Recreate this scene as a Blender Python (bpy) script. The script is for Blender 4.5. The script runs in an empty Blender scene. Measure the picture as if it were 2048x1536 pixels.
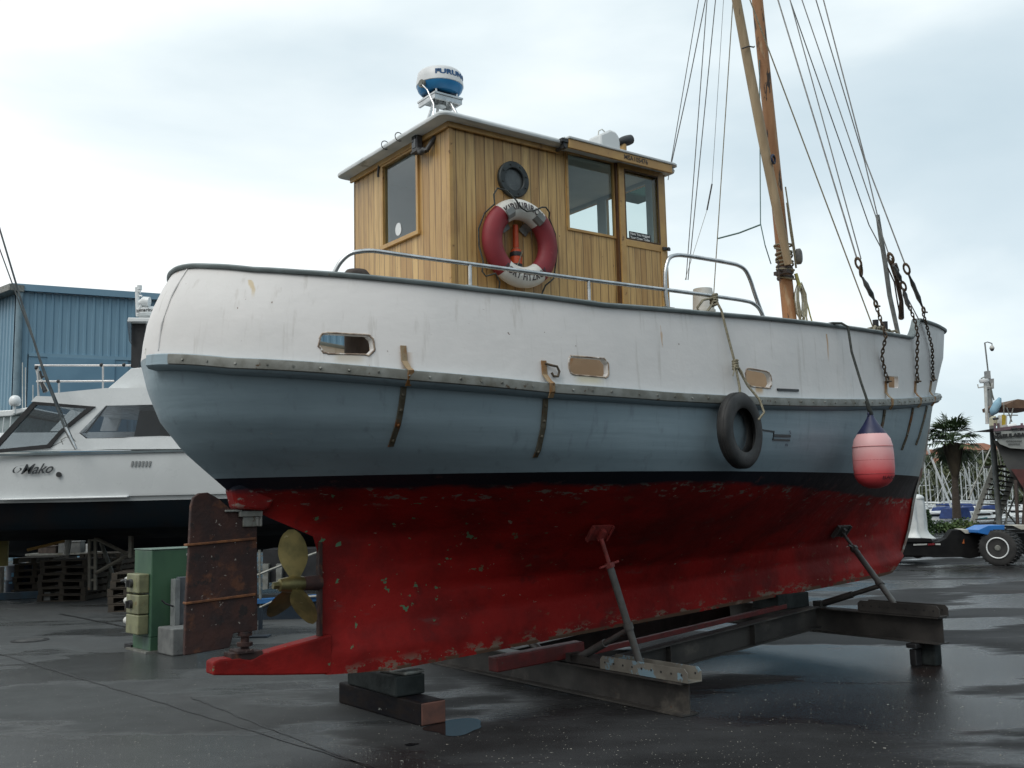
import bpy, bmesh, math, random
from mathutils import Vector, Matrix
random.seed(7)
PI = math.pi
S = bpy.context.scene
COL = S.collection
# ------------------------------------------------------------------ camera
F, PITCH, ROLL, EYE = 2000.0, math.atan(242/2000.0), 0.023, 1.6
_fw = Vector((0, math.cos(PITCH), math.sin(PITCH))); _up = Vector((0, -math.sin(PITCH), math.cos(PITCH))); _ex = Vector((1, 0, 0))
_c, _s = math.cos(ROLL), math.sin(ROLL)
_R = _ex*_c - _up*_s; _U = _ex*_s + _up*_c
cd = bpy.data.cameras.new('camera'); cam = bpy.data.objects.new('camera', cd); COL.objects.link(cam)
cam.matrix_world = Matrix(((_R.x, _U.x, -_fw.x, 0), (_R.y, _U.y, -_fw.y, 0), (_R.z, _U.z, -_fw.z, EYE), (0, 0, 0, 1)))
cd.sensor_width = 36; cd.lens = 36*F/2048; cd.clip_start = .05; cd.clip_end = 4000
S.camera = cam
# ------------------------------------------------------------------ sky and sun (overcast, brightest behind the viewer's left)
SUN_EL, SUN_AZ = math.radians(52), math.radians(215)      # azimuth clockwise from +Y
W = bpy.data.worlds.new("World"); S.world = W; W.use_nodes = True
nt = W.node_tree; N = nt.nodes; L = nt.links; N.clear()
out = N.new('ShaderNodeOutputWorld'); bg = N.new('ShaderNodeBackground'); bg.inputs['Strength'].default_value = 0.12
sky = N.new('ShaderNodeTexSky'); sky.sky_type = 'NISHITA'; sky.sun_disc = False; sky.sun_elevation = SUN_EL; sky.sun_rotation = SUN_AZ
tc = N.new('ShaderNodeTexCoord'); mp = N.new('ShaderNodeMapping'); mp.inputs['Scale'].default_value = (1, 1, 2.6); mp.inputs["Location"].default_value = (2.75, 1.1, .35)
n1 = N.new('ShaderNodeTexNoise'); n1.inputs['Scale'].default_value = 1.55; n1.inputs['Detail'].default_value = 7; n1.inputs['Roughness'].default_value = .47
n1.inputs['Distortion'].default_value = .35
L.new(tc.outputs['Generated'], mp.inputs['Vector']); L.new(mp.outputs['Vector'], n1.inputs['Vector'])
# the cloud deck is thinner (brighter) towards the left, heavier and bluer towards the right
sp = N.new('ShaderNodeSeparateXYZ'); L.new(tc.outputs['Generated'], sp.inputs[0])
m1 = N.new('ShaderNodeMath'); m1.operation = 'MULTIPLY_ADD'; m1.inputs[1].default_value = -.19; L.new(sp.outputs['X'], m1.inputs[0]); L.new(n1.outputs['Fac'], m1.inputs[2])
m0 = N.new('ShaderNodeMath'); m0.operation = 'MULTIPLY_ADD'; m0.inputs[1].default_value = -.12; L.new(sp.outputs['Z'], m0.inputs[0]); L.new(m1.outputs[0], m0.inputs[2])
cr = N.new('ShaderNodeValToRGB'); cr.color_ramp.elements[0].position = .22; cr.color_ramp.elements[0].color = (.46, .575, .64, 1)
cr.color_ramp.elements[1].position = .59; cr.color_ramp.elements[1].color = (.95, .985, .98, 1)
e = cr.color_ramp.elements.new(.385); e.color = (.60, .70, .75, 1)
e = cr.color_ramp.elements.new(.48); e.color = (.76, .84, .865, 1)
L.new(m0.outputs[0], cr.inputs['Fac'])
# sky dimmed low down behind the viewer, added to darken the hull underside
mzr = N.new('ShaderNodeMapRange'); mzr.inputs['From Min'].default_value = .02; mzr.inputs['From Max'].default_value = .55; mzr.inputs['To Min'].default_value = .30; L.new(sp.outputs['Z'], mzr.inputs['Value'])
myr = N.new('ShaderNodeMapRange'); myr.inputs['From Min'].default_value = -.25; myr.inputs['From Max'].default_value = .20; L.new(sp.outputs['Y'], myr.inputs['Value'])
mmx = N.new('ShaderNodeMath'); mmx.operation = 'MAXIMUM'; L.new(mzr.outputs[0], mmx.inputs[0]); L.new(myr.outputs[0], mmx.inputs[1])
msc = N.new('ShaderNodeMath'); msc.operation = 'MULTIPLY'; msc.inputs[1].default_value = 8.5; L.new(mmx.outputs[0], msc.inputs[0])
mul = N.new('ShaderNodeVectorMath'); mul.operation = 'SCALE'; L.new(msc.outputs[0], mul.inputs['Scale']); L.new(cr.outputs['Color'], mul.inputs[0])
mx = N.new('ShaderNodeMix'); mx.data_type = 'RGBA'; mx.inputs['Factor'].default_value = .93
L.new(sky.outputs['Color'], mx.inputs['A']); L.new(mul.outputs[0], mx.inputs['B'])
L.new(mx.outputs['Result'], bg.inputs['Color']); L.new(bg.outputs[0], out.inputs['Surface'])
sd = bpy.data.lights.new('sun', 'SUN'); sd.energy = 1.15; sd.angle = math.radians(35); sd.color = (1, .97, .92)
sun = bpy.data.objects.new('sun', sd); COL.objects.link(sun)
_d = Vector((math.sin(SUN_AZ)*math.cos(SUN_EL), math.cos(SUN_AZ)*math.cos(SUN_EL), math.sin(SUN_EL)))
sun.rotation_euler = (-_d).to_track_quat('-Z', 'Y').to_euler()
S.view_settings.view_transform = 'Standard'; S.view_settings.look = 'None'; S.view_settings.gamma = 1; S.view_settings.exposure = 0.25
S.cycles.max_bounces = 8; S.cycles.transparent_max_bounces = 12; S.cycles.caustics_reflective = False; S.cycles.caustics_refractive = False

# ------------------------------------------------------------------ frames
BA = math.radians(36.5); BP = Vector((-1.0, 7.84, 0))
EU = Vector((math.cos(BA), math.sin(BA), 0)); EY = Vector((-math.sin(BA), math.cos(BA), 0))
def WB(u, y, z=0): return BP + EU*u + EY*y + Vector((0, 0, z))      # boat frame -> world
def at(px, py, Y):                                                   # a sight line met at depth Y
    x = (px-1024)/F; y = (768-py)/F
    d = _ex*(_c*x+_s*y) + _up*(-_s*x+_c*y) + _fw
    return Vector((0, 0, EYE)) + d*(Y/d.y)
def gnd(px, py, z=0):
    d = at(px, py, 1) - Vector((0, 0, EYE))
    return Vector((0, 0, EYE)) + d*((z-EYE)/d.z)

# ------------------------------------------------------------------ materials
MATS = {}
def _mat(name):
    m = bpy.data.materials.new(name); m.use_nodes = True
    t = m.node_tree; b = t.nodes['Principled BSDF']; MATS[name] = m
    return m, t, b
def rgba(c): return (c[0], c[1], c[2], 1)
class NB:
    """small node builder"""
    def __init__(s, t): s.t = t
    def n(s, k, **kw):
        x = s.t.nodes.new(k)
        for a, v in kw.items(): setattr(x, a, v)
        return x
    def l(s, a, b): s.t.links.new(a, b)
    def coord(s, kind='Object', scale=(1, 1, 1), loc=(0, 0, 0), rot=(0, 0, 0)):
        c = s.n('ShaderNodeTexCoord'); m = s.n('ShaderNodeMapping'); m.inputs['Scale'].default_value = scale; m.inputs['Location'].default_value = loc; m.inputs['Rotation'].default_value = rot
        s.l(c.outputs[kind], m.inputs['Vector']); return m.outputs['Vector']
    def noise(s, v, scale, detail=4, rough=.55, dist=0):
        x = s.n('ShaderNodeTexNoise'); x.inputs['Scale'].default_value = scale; x.inputs['Detail'].default_value = detail; x.inputs['Roughness'].default_value = rough; x.inputs['Distortion'].default_value = dist
        s.l(v, x.inputs['Vector']); return x.outputs['Fac']
    def ramp(s, f, a, b, ca=(0, 0, 0), cb=(1, 1, 1)):
        x = s.n('ShaderNodeMapRange'); x.clamp = True
        x.inputs['From Min'].default_value = a; x.inputs['From Max'].default_value = b
        x.interpolation_type = 'SMOOTHSTEP'
        s.l(f, x.inputs['Value']); return x.outputs['Result']
    def mix(s, f, a, b):
        x = s.n('ShaderNodeMix'); x.data_type = 'RGBA'
        if isinstance(f, (int, float)): x.inputs['Factor'].default_value = f
        else: s.l(f, x.inputs['Factor'])
        for k, v in (('A', a), ('B', b)):
            if isinstance(v, tuple): x.inputs[k].default_value = rgba(v)
            else: s.l(v, x.inputs[k])
        return x.outputs['Result']
    def math(s, op, a, b=None, c=None):
        x = s.n('ShaderNodeMath'); x.operation = op
        for i, v in enumerate((a, b, c)):
            if v is None: continue
            if isinstance(v, (int, float)): x.inputs[i].default_value = v
            else: s.l(v, x.inputs[i])
        return x.outputs[0]
    def bump(s, h, strength, dist=.01):
        x = s.n('ShaderNodeBump'); x.inputs['Strength'].default_value = strength; x.inputs['Distance'].default_value = dist
        s.l(h, x.inputs['Height']); return x.outputs['Normal']
def pm(name, c1, c2=None, scale=6, rough=.5, metal=0, spots=(), bump=0, bscale=40, rvar=.15, stretch=(1, 1, 1), coat=0, spec=.5, dirt=None):
    """base colour varied by noise, with optional spots (colour, scale, threshold, softness)"""
    if name in MATS: return MATS[name]
    m, t, b = _mat(name); q = NB(t); v = q.coord(scale=stretch)
    c2 = c2 or tuple(x*.8 for x in c1)
    col = q.mix(q.ramp(q.noise(v, scale), .35, .65), c1, c2)
    for (sc_c, ss, th, soft) in spots:
        v2 = q.coord(loc=(ss*.37, ss*.11, 1.7), scale=stretch)
        col = q.mix(q.ramp(q.noise(v2, ss, 6, .62), th, th+soft), col, sc_c)
    q.l(col, b.inputs['Base Color'])
    r = q.noise(v, scale*2.3, 3)
    rr = q.math('MULTIPLY_ADD', r, rvar*2, rough-rvar); q.l(rr, b.inputs['Roughness'])
    b.inputs['Metallic'].default_value = metal; b.inputs['Coat Weight'].default_value = coat
    b.inputs['Specular IOR Level'].default_value = spec
    if bump: q.l(q.bump(q.noise(v, bscale, 5), bump), b.inputs['Normal'])
    return m
def flat(name, c, rough=.5, metal=0): return pm(name, c, tuple(x*.88 for x in c), 5, rough, metal, rvar=.05)

M = {}
M['steel'] = pm('stainless_steel', (.62, .63, .63), (.45, .46, .46), 14, .28, .9)
M['galv'] = pm('galvanised_steel', (.25, .255, .235), (.16, .16, .14), 9, .5, .25, [((.08, .05, .025), 16, .64, .05), ((.13, .12, .09), 3, .55, .12)])
M['galvrust'] = pm('rusty_galvanised', (.15, .135, .10), (.10, .08, .05), 12, .55, .35, [((.20, .07, .015), 9, .55, .1)])
M['rustbar'] = pm('rust_streaked_bar', (.34, .25, .15), (.28, .13, .04), 10, .6, .2, [((.12, .06, .02), 12, .58, .08)])
M['chain'] = pm('rusty_chain', (.09, .075, .06), (.15, .10, .06), 30, .6, .5)
M['wire'] = pm('wire_rope', (.20, .20, .19), (.13, .13, .13), 30, .5, .5)
M['rope'] = pm('weathered_rope', (.30, .27, .19), (.18, .16, .11), 60, .9, bump=.4, bscale=150)
M['ropedark'] = pm('dark_rope', (.03, .035, .035), (.07, .075, .065), 60, .9)
M['ropeyellow'] = pm('yellow_rope', (.45, .42, .12), (.3, .3, .15), 60, .9)
M['rubber'] = pm('black_rubber', (.012, .012, .012), (.028, .027, .026), 8, .62, bump=.15, bscale=60)
M['black'] = pm('black_paint', (.012, .012, .013), (.02, .02, .022), 8, .45)
M['darkpl'] = pm('dark_plastic', (.03, .03, .032), (.05, .05, .05), 10, .45)
M['white'] = pm('white_gelcoat', (.74, .76, .76), (.68, .70, .70), 2, .28, coat=.2)
M['offwhite'] = pm('aged_white', (.60, .60, .57), (.50, .50, .46), 6, .5, spots=[((.32, .27, .2), 12, .66, .08)])
M['mast'] = pm('oiled_mast_timber', (.40, .205, .09), (.30, .14, .06), 3, .6, spots=[((.04, .025, .018), 7, .575, .05), ((.46, .32, .19), 4, .58, .12)], stretch=(2.2, 2.2, .45), bump=.2, bscale=30)
M['boom'] = pm('weathered_boom_timber', (.42, .32, .20), (.30, .22, .13), 3, .65, spots=[((.09, .06, .04), 8, .64, .05)], stretch=(2.2, 2.2, .4), bump=.2, bscale=30)
M['wooddark'] = pm('old_dark_timber', (.075, .055, .045), (.045, .033, .028), 5, .75, stretch=(3, 3, 1), bump=.3, bscale=30)
M['bronze'] = pm('bronze', (.27, .22, .09), (.15, .135, .06), 7, .42, .75, [((.42, .36, .2), 14, .62, .08)])
M['caprail'] = pm('cap_rail_paint', (.20, .235, .235), (.14, .165, .165), 5, .5, spots=[((.20, .09, .05), 9, .68, .06)])
M['capunder'] = M['caprail']
M['rust'] = pm('rusted_plate', (.050, .020, .015), (.028, .014, .013), 6, .8, spots=[((.095, .036, .018), 7, .56, .12), ((.018, .012, .012), 9, .58, .08), ((.30, .27, .24), 30, .675, .012)], bump=.4, bscale=35)
M['rustedge'] = pm('orange_rust', (.20, .08, .03), (.10, .04, .02), 12, .85, bump=.3)
M['redsteel'] = pm('red_painted_steel', (.13, .012, .011), (.075, .010, .009), 8, .6, spots=[((.07, .04, .03), 12, .64, .06)])
M['beam'] = pm('cradle_beam_steel', (.065, .06, .055), (.035, .033, .031), 3, .6, .2, [((.11, .10, .085), 2.5, .58, .12), ((.10, .04, .02), 11, .66, .06)], bump=.2)
M['channel'] = pm('cradle_channel', (.22, .21, .18), (.15, .14, .12), 5, .55, .2, [((.20, .30, .36), 4.5, .56, .03), ((.30, .26, .12), 18, .70, .03)])
M['pipe'] = pm('galvanised_prop_pipe', (.13, .13, .125), (.085, .08, .075), 7, .55, .4, [((.10, .045, .03), 9, .62, .08)])
M['block'] = pm('wet_timber_block', (.030, .036, .036), (.016, .02, .02), 6, .8, spec=.2, spots=[((.16, .17, .14), 10, .68, .05)], bump=.5, bscale=25)
M['concrete'] = pm('grey_concrete', (.16, .165, .16), (.10, .105, .105), 6, .8, spots=[((.05, .05, .05), 9, .62, .08)], bump=.3)
M['glassdark'] = pm('dark_glass', (.015, .018, .02), (.02, .022, .026), 2, .06, 0, rvar=.02, spec=.6)
# ------------------------------------------------------------------ hull, cabin, ground materials
def m_bulwark():
    m, t, b = _mat('white_bulwark_paint'); q = NB(t); v = q.coord()
    col = q.mix(q.ramp(q.noise(v, 1.1, 5), .35, .7), (.73, .705, .685), (.65, .635, .62))
    vs = q.coord(scale=(7, 7, .55)); col = q.mix(q.math('MULTIPLY', q.ramp(q.noise(vs, 2.2, 5, .6), .56, .74), .45), col, (.43, .40, .36))        # vertical weather streaks
    vr = q.coord(scale=(9, 9, .8), loc=(2.2, 0, 0)); col = q.mix(q.math('MULTIPLY', q.ramp(q.noise(vr, 1.7, 3, .5), .735, .76), .6), col, (.50, .27, .09))
    vd = q.coord(loc=(5, 3, 1)); col = q.mix(q.ramp(q.noise(vd, 17, 4, .62), .715, .735), col, (.20, .15, .12))                                  # chips
    c = q.n('ShaderNodeTexCoord'); s = q.n('ShaderNodeSeparateXYZ'); q.l(c.outputs['Object'], s.inputs[0]); X, Z = s.outputs['X'], s.outputs['Z']
    wob = q.math('MULTIPLY_ADD', q.noise(q.coord(scale=(1, 1, .6)), 9, 4), .05, -.025)
    for (x0, hw, z0, z1, cc, k) in ((3.70, .016, 2.78, 3.06, (.50, .26, .08), .8), (.83, .16, 2.43, 2.51, (.62, .55, .36), .7), (2.62, .07, 2.44, 2.53, (.55, .33, .12), .8), (-1.38, .014, 2.98, 3.12, (.5, .36, .14), .7), (-.87, .12, 2.52, 2.61, (.5, .42, .3), .6), (-.52, .05, 2.40, 2.62, (.42, .25, .12), .5), (4.87, .03, 2.4, 2.66, (.4, .26, .14), .5)):
        dx = q.math('ABSOLUTE', q.math('SUBTRACT', q.math('ADD', X, wob), x0))
        mk = q.math('MULTIPLY', q.ramp(dx, hw, hw*.35), q.math('MULTIPLY', q.ramp(Z, z0, z0+(z1-z0)*.6), q.ramp(Z, z1+.004, z1)))
        col = q.mix(q.math('MULTIPLY', mk, k), col, cc)
    q.l(col, b.inputs['Base Color']); b.inputs['Roughness'].default_value = .5
    q.l(q.bump(q.math('ADD', q.noise(v, 3, 4), q.math('MULTIPLY', q.noise(q.coord(scale=(1, 1, 3)), 9, 4), .10)), .4, .02), b.inputs['Normal']); return m
def m_topsides():
    m, t, b = _mat('blue_grey_topside_paint'); q = NB(t); v = q.coord()
    col = q.mix(q.ramp(q.noise(v, 1.3, 5), .35, .7), (.285, .370, .415), (.245, .325, .37))
    vs = q.coord(scale=(5, 5, .8)); col = q.mix(q.math('MULTIPLY', q.ramp(q.noise(vs, 2.4, 5, .6), .55, .75), .4), col, (.13, .16, .18))
    vf = q.coord(loc=(1, 4, 2)); col = q.mix(q.math('MULTIPLY', q.ramp(q.noise(vf, 90, 2, .6), .6, .75), .3), col, (.24, .30, .36))                 # fine speckle
    vd = q.coord(loc=(7, 3, 1)); col = q.mix(q.ramp(q.noise(vd, 11, 3, .6), .745, .76), col, (.33, .36, .36))
    c = q.n('ShaderNodeTexCoord'); s = q.n('ShaderNodeSeparateXYZ'); q.l(c.outputs['Object'], s.inputs[0])
    fwd = q.ramp(s.outputs['X'], 6.2, 7.5); col = q.mix(q.math('MULTIPLY', fwd, .75), col, (.27, .29, .28))                                        # worn pale stem
    q.l(col, b.inputs['Base Color']); q.l(q.math('MULTIPLY_ADD', q.noise(v, 2.5), .3, .28), b.inputs['Roughness'])
    q.l(q.bump(q.math('ADD', q.noise(v, 2.2, 3), q.math('MULTIPLY', q.noise(q.coord(scale=(.3, 1, 5)), 3.3, 4), .35)), .45, .02), b.inputs['Normal']); return m
def m_bottom():
    m, t, b = _mat('worn_red_antifouling'); q = NB(t); v = q.coord()
    c = q.n('ShaderNodeTexCoord'); s = q.n('ShaderNodeSeparateXYZ'); q.l(c.outputs['Object'], s.inputs[0])
    X, Z = s.outputs['X'], s.outputs['Z']
    col = q.mix(q.ramp(q.noise(v, 1.6, 6, .6), .38, .66), (.31, .011, .009), (.155, .008, .007))
    col = q.mix(q.math('MULTIPLY', q.ramp(q.noise(q.coord(loc=(3, 1, 0)), 3.2, 6, .65), .57, .72), .7), col, (.10, .012, .012))
    vst = q.coord(scale=(.7, 1, 2.6), loc=(4, 0, 3))
    col = q.mix(q.math('MULTIPLY', q.ramp(q.noise(vst, 2.6, 6, .65), .60, .70), .55), col, (.13, .05, .045))
    # keel scuffs: the shoe of the keel is rubbed bare
    kz = q.math('MULTIPLY_ADD', X, -.052, q.math('SUBTRACT', Z, .38))          # height above the keel line
    scuff = q.math('MULTIPLY', q.ramp(q.noise(q.coord(scale=(1, 1, 2)), 6, 8, .74), .535, .57), q.ramp(kz, .13, .02))
    col = q.mix(scuff, col, (.20, .16, .12))
    bare = q.ramp(kz, .035, .015); col = q.mix(q.math('MULTIPLY', bare, q.ramp(q.noise(v, 7, 4), .4, .5)), col, (.10, .055, .035))
    # green and bone chips
    aft = q.ramp(X, 1.6, .2)
    ch = q.ramp(q.noise(q.coord(loc=(8, 2, 5), scale=(1, 1, 1.3)), 8.5, 5, .6), .652, .664)
    col = q.mix(q.math('MULTIPLY', ch, q.math('MULTIPLY_ADD', aft, .8, .2)), col, (.10, .21, .12))
    ch2 = q.ramp(q.noise(q.coord(loc=(1, 9, 5), scale=(1, 1, 1.8)), 10, 5, .62), .688, .70)
    col = q.mix(ch2, col, (.36, .28, .22))
    # peeling band below the boot top, widening towards the bow
    zz = q.math('MULTIPLY_ADD', q.ramp(X, 2, 7), .16, Z)
    band = q.math('MULTIPLY', q.ramp(zz, 1.60, 1.66), q.ramp(zz, 1.80, 1.74))
    pe = q.ramp(q.noise(q.coord(scale=(1, 1, 2.6), loc=(0, 0, 8)), 6.5, 8, .72), .565, .60)
    col = q.mix(q.math('MULTIPLY', band, pe), col, (.24, .20, .17))
    bow = q.math('MULTIPLY', q.ramp(X, 5.6, 7.0), q.ramp(Z, 1.35, 1.6))
    pe2 = q.ramp(q.noise(q.coord(scale=(1, 1, 1), rot=(0, .6, 0), loc=(3, 0, 1)), 4.3, 7, .68), .60, .63)
    col = q.mix(q.math('MULTIPLY', bow, pe2), col, (.34, .29, .23))
    # boot top
    zb = q.math('ADD', zz, q.math('MULTIPLY_ADD', q.noise(q.coord(scale=(1, 1, 3)), 3.5, 5), .10, -.05))
    bt = q.ramp(zb, 1.715, 1.755)
    bc = q.mix(q.ramp(X, 2.5, 6.0), (.011, .013, .022), (.055, .045, .045))
    bc = q.mix(q.math('MULTIPLY', q.ramp(q.noise(q.coord(loc=(2, 2, 2)), 5, 6, .65), .60, .68), .7), bc, (.12, .06, .06))
    col = q.mix(bt, col, bc)
    q.l(col, b.inputs['Base Color']); q.l(q.math('MULTIPLY_ADD', q.noise(v, 4), .35, .45), b.inputs['Roughness']); b.inputs['Specular IOR Level'].default_value = .22
    q.l(q.bump(q.math('ADD', q.noise(v, 9, 6), q.math('MULTIPLY', ch2, -.4)), .4, .02), b.inputs['Normal']); return m
def m_planks(name, pitch, ax='xy', tone=1.0, vert=True):
    m, t, b = _mat(name); q = NB(t); v = q.coord()
    c = q.n('ShaderNodeTexCoord'); s = q.n('ShaderNodeSeparateXYZ'); q.l(c.outputs['Object'], s.inputs[0])
    w = q.math('SUBTRACT', s.outputs['X'], s.outputs['Y']) if vert else s.outputs['Z']
    k = q.math('DIVIDE', w, pitch); fl = q.math('FLOOR', k); fr = q.math('FRACT', k)
    wn = q.n('ShaderNodeTexWhiteNoise'); wn.noise_dimensions = '1D'; q.l(fl, wn.inputs['W'])
    g = q.n('ShaderNodeCombineXYZ'); q.l(q.math('MULTIPLY', w, 55), g.inputs[0]); q.l(q.math('MULTIPLY', wn.outputs['Value'], 40), g.inputs[1])
    q.l(q.math('MULTIPLY', s.outputs['Z'] if vert else s.outputs['X'], 2.2), g.inputs[2])
    grain = q.noise(g.outputs[0], 1.0, 5, .6, .4)
    col = q.mix(wn.outputs['Value'], tuple(x*tone for x in (.66, .435, .175)), tuple(x*tone for x in (.44, .255, .090)))
    col = q.mix(q.math('MULTIPLY', q.ramp(grain, .42, .70), .55), col, tuple(x*tone for x in (.235, .115, .04)))
    vst = q.coord(scale=(5, 5, .7), loc=(1, 2, 0))
    col = q.mix(q.math('MULTIPLY', q.ramp(q.noise(vst, 1.6, 6, .6), .54, .72), .55), col, (.19, .085, .03))                # weathered stains
    col = q.mix(q.math('MULTIPLY', q.ramp(q.noise(q.coord(loc=(9, 1, 2)), 26, 3), .72, .74), .8), col, (.05, .03, .02))     # nail and knot marks
    edge = q.math('MINIMUM', fr, q.math('SUBTRACT', 1.0, fr)); wob = q.math('MULTIPLY_ADD', q.noise(vst, 3, 3), .05, .0)
    gr = q.ramp(edge, .065, .02)
    col = q.mix(q.math('MULTIPLY', gr, q.math('ADD', .60, wob)), col, (.05, .026, .012))
    q.l(col, b.inputs['Base Color']); b.inputs['Roughness'].default_value = .42
    q.l(q.bump(q.math('SUBTRACT', q.math('MULTIPLY', grain, .15), gr), .5, .006), b.inputs['Normal']); return m
def m_ground():
    m, t, b = _mat('wet_asphalt'); q = NB(t); v = q.coord()
    base = q.mix(q.ramp(q.noise(v, 1.2, 8, .6), .35, .65), (.008, .008, .0085), (.016, .016, .017))
    base = q.mix(q.ramp(q.noise(v, 55, 3, .7), .62, .75), base, (.05, .05, .05))                          # aggregate
    dry = q.ramp(q.noise(q.coord(scale=(.8, 1.25, 1), loc=(3.2, .4, 0)), .42, 5, .55), .47, .62)              # drier, paler patches
    base = q.mix(q.math('MULTIPLY', dry, .55), base, (.048, .050, .052))
    base = q.mix(q.math('MULTIPLY', q.ramp(q.noise(q.coord(loc=(8, 8, 0)), .55, 4), .58, .72), .6), base, (.034, .020, .016))     # rusty stain
    base = q.mix(q.ramp(q.noise(q.coord(loc=(1, 8, 0)), 26, 5, .68), .70, .71), base, (.17, .16, .14))      # specks of old paint
    c = q.n('ShaderNodeTexCoord'); s = q.n('ShaderNodeSeparateXYZ'); q.l(c.outputs['Object'], s.inputs[0])
    drier = q.ramp(q.math('MULTIPLY_ADD', q.noise(q.coord(loc=(4, 1, 0)), .5, 6, .6), 5.0, q.math('ADD', s.outputs['X'], -2.0)), .6, -1.6)         # the yard dries out towards the cruiser
    base = q.mix(q.math('MULTIPLY', drier, q.math('MULTIPLY_ADD', q.noise(v, 3.2, 8, .7), .9, .15)), base, (.078, .084, .084))
    q.l(base, b.inputs['Base Color'])
    wet = q.noise(q.coord(scale=(.55, 1.3, 1), loc=(1.3, 2.2, 0)), .5, 6, .55)
    r = q.math('MULTIPLY_ADD', q.ramp(wet, .46, .54), .66, .10); r = q.math('ADD', r, q.math('MULTIPLY', q.noise(v, 30, 2), .12))
    q.l(r, b.inputs['Roughness']); b.inputs['Specular IOR Level'].default_value = .30
    h = q.math('ADD', q.math('MULTIPLY', q.noise(v, 70, 4, .7), .6), q.math('MULTIPLY', q.noise(v, 2.5, 4), .6))
    q.l(q.bump(h, .55, .012), b.inputs['Normal']); return m
def m_water(name, col, rough, bs, bstr):
    m, t, b = _mat(name); q = NB(t); v = q.coord()
    b.inputs['Base Color'].default_value = rgba(col); b.inputs['Roughness'].default_value = rough; b.inputs['IOR'].default_value = 1.33
    q.l(q.bump(q.noise(v, bs, 4), bstr, .05), b.inputs['Normal']); return m
def m_glass(name, tint, refl, rough=.03):
    m = bpy.data.materials.new(name); m.use_nodes = True; MATS[name] = m; t = m.node_tree; t.nodes.clear(); q = NB(t)
    tr = q.n('ShaderNodeBsdfTransparent'); tr.inputs['Color'].default_value = rgba(tint)
    gl = q.n('ShaderNodeBsdfGlossy'); gl.inputs['Roughness'].default_value = rough
    lw = q.n('ShaderNodeLayerWeight'); lw.inputs['Blend'].default_value = .5
    f = q.math('MULTIPLY_ADD', q.math('POWER', lw.outputs['Facing'], 4.0), .7, refl)
    mxs = q.n('ShaderNodeMixShader'); q.l(f, mxs.inputs[0]); q.l(tr.outputs[0], mxs.inputs[1]); q.l(gl.outputs[0], mxs.inputs[2])
    o = q.n('ShaderNodeOutputMaterial'); q.l(mxs.outputs[0], o.inputs['Surface']); return m
def m_leaf(name, c1, c2, scale=1.5):
    m, t, b = _mat(name); q = NB(t); v = q.coord()
    col = q.mix(q.ramp(q.noise(v, scale, 5), .3, .7), c1, c2); q.l(col, b.inputs['Base Color']); b.inputs['Roughness'].default_value = .7
    b.inputs['Subsurface Weight'].default_value = 0
    return m
M['bulwark'] = m_bulwark(); M['topside'] = m_topsides(); M['bottom'] = m_bottom()
M['planks'] = m_planks('varnished_cedar_planks', .0885)
M['trim'] = pm('varnished_trim', (.52, .32, .11), (.44, .255, .090), 4, .4, spots=[((.12, .055, .02), 7, .62, .1)], stretch=(1.5, 1.5, 1.5), bump=.1)
M['ground'] = m_ground(); M['water'] = m_water('harbour_water', (.02, .035, .035), .06, 1.2, .5)
M['puddle'] = m_water('puddle_water', (.006, .006, .007), .10, 3, .0)
M['glass'] = m_glass('cabin_glass', (.86, .92, .91), .06, .02)
M['glass2'] = m_glass('tinted_glass', (.55, .58, .60), .06)
M['lining'] = pm('cabin_lining', (.70, .74, .73), (.62, .67, .66), 3, .5)

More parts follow.
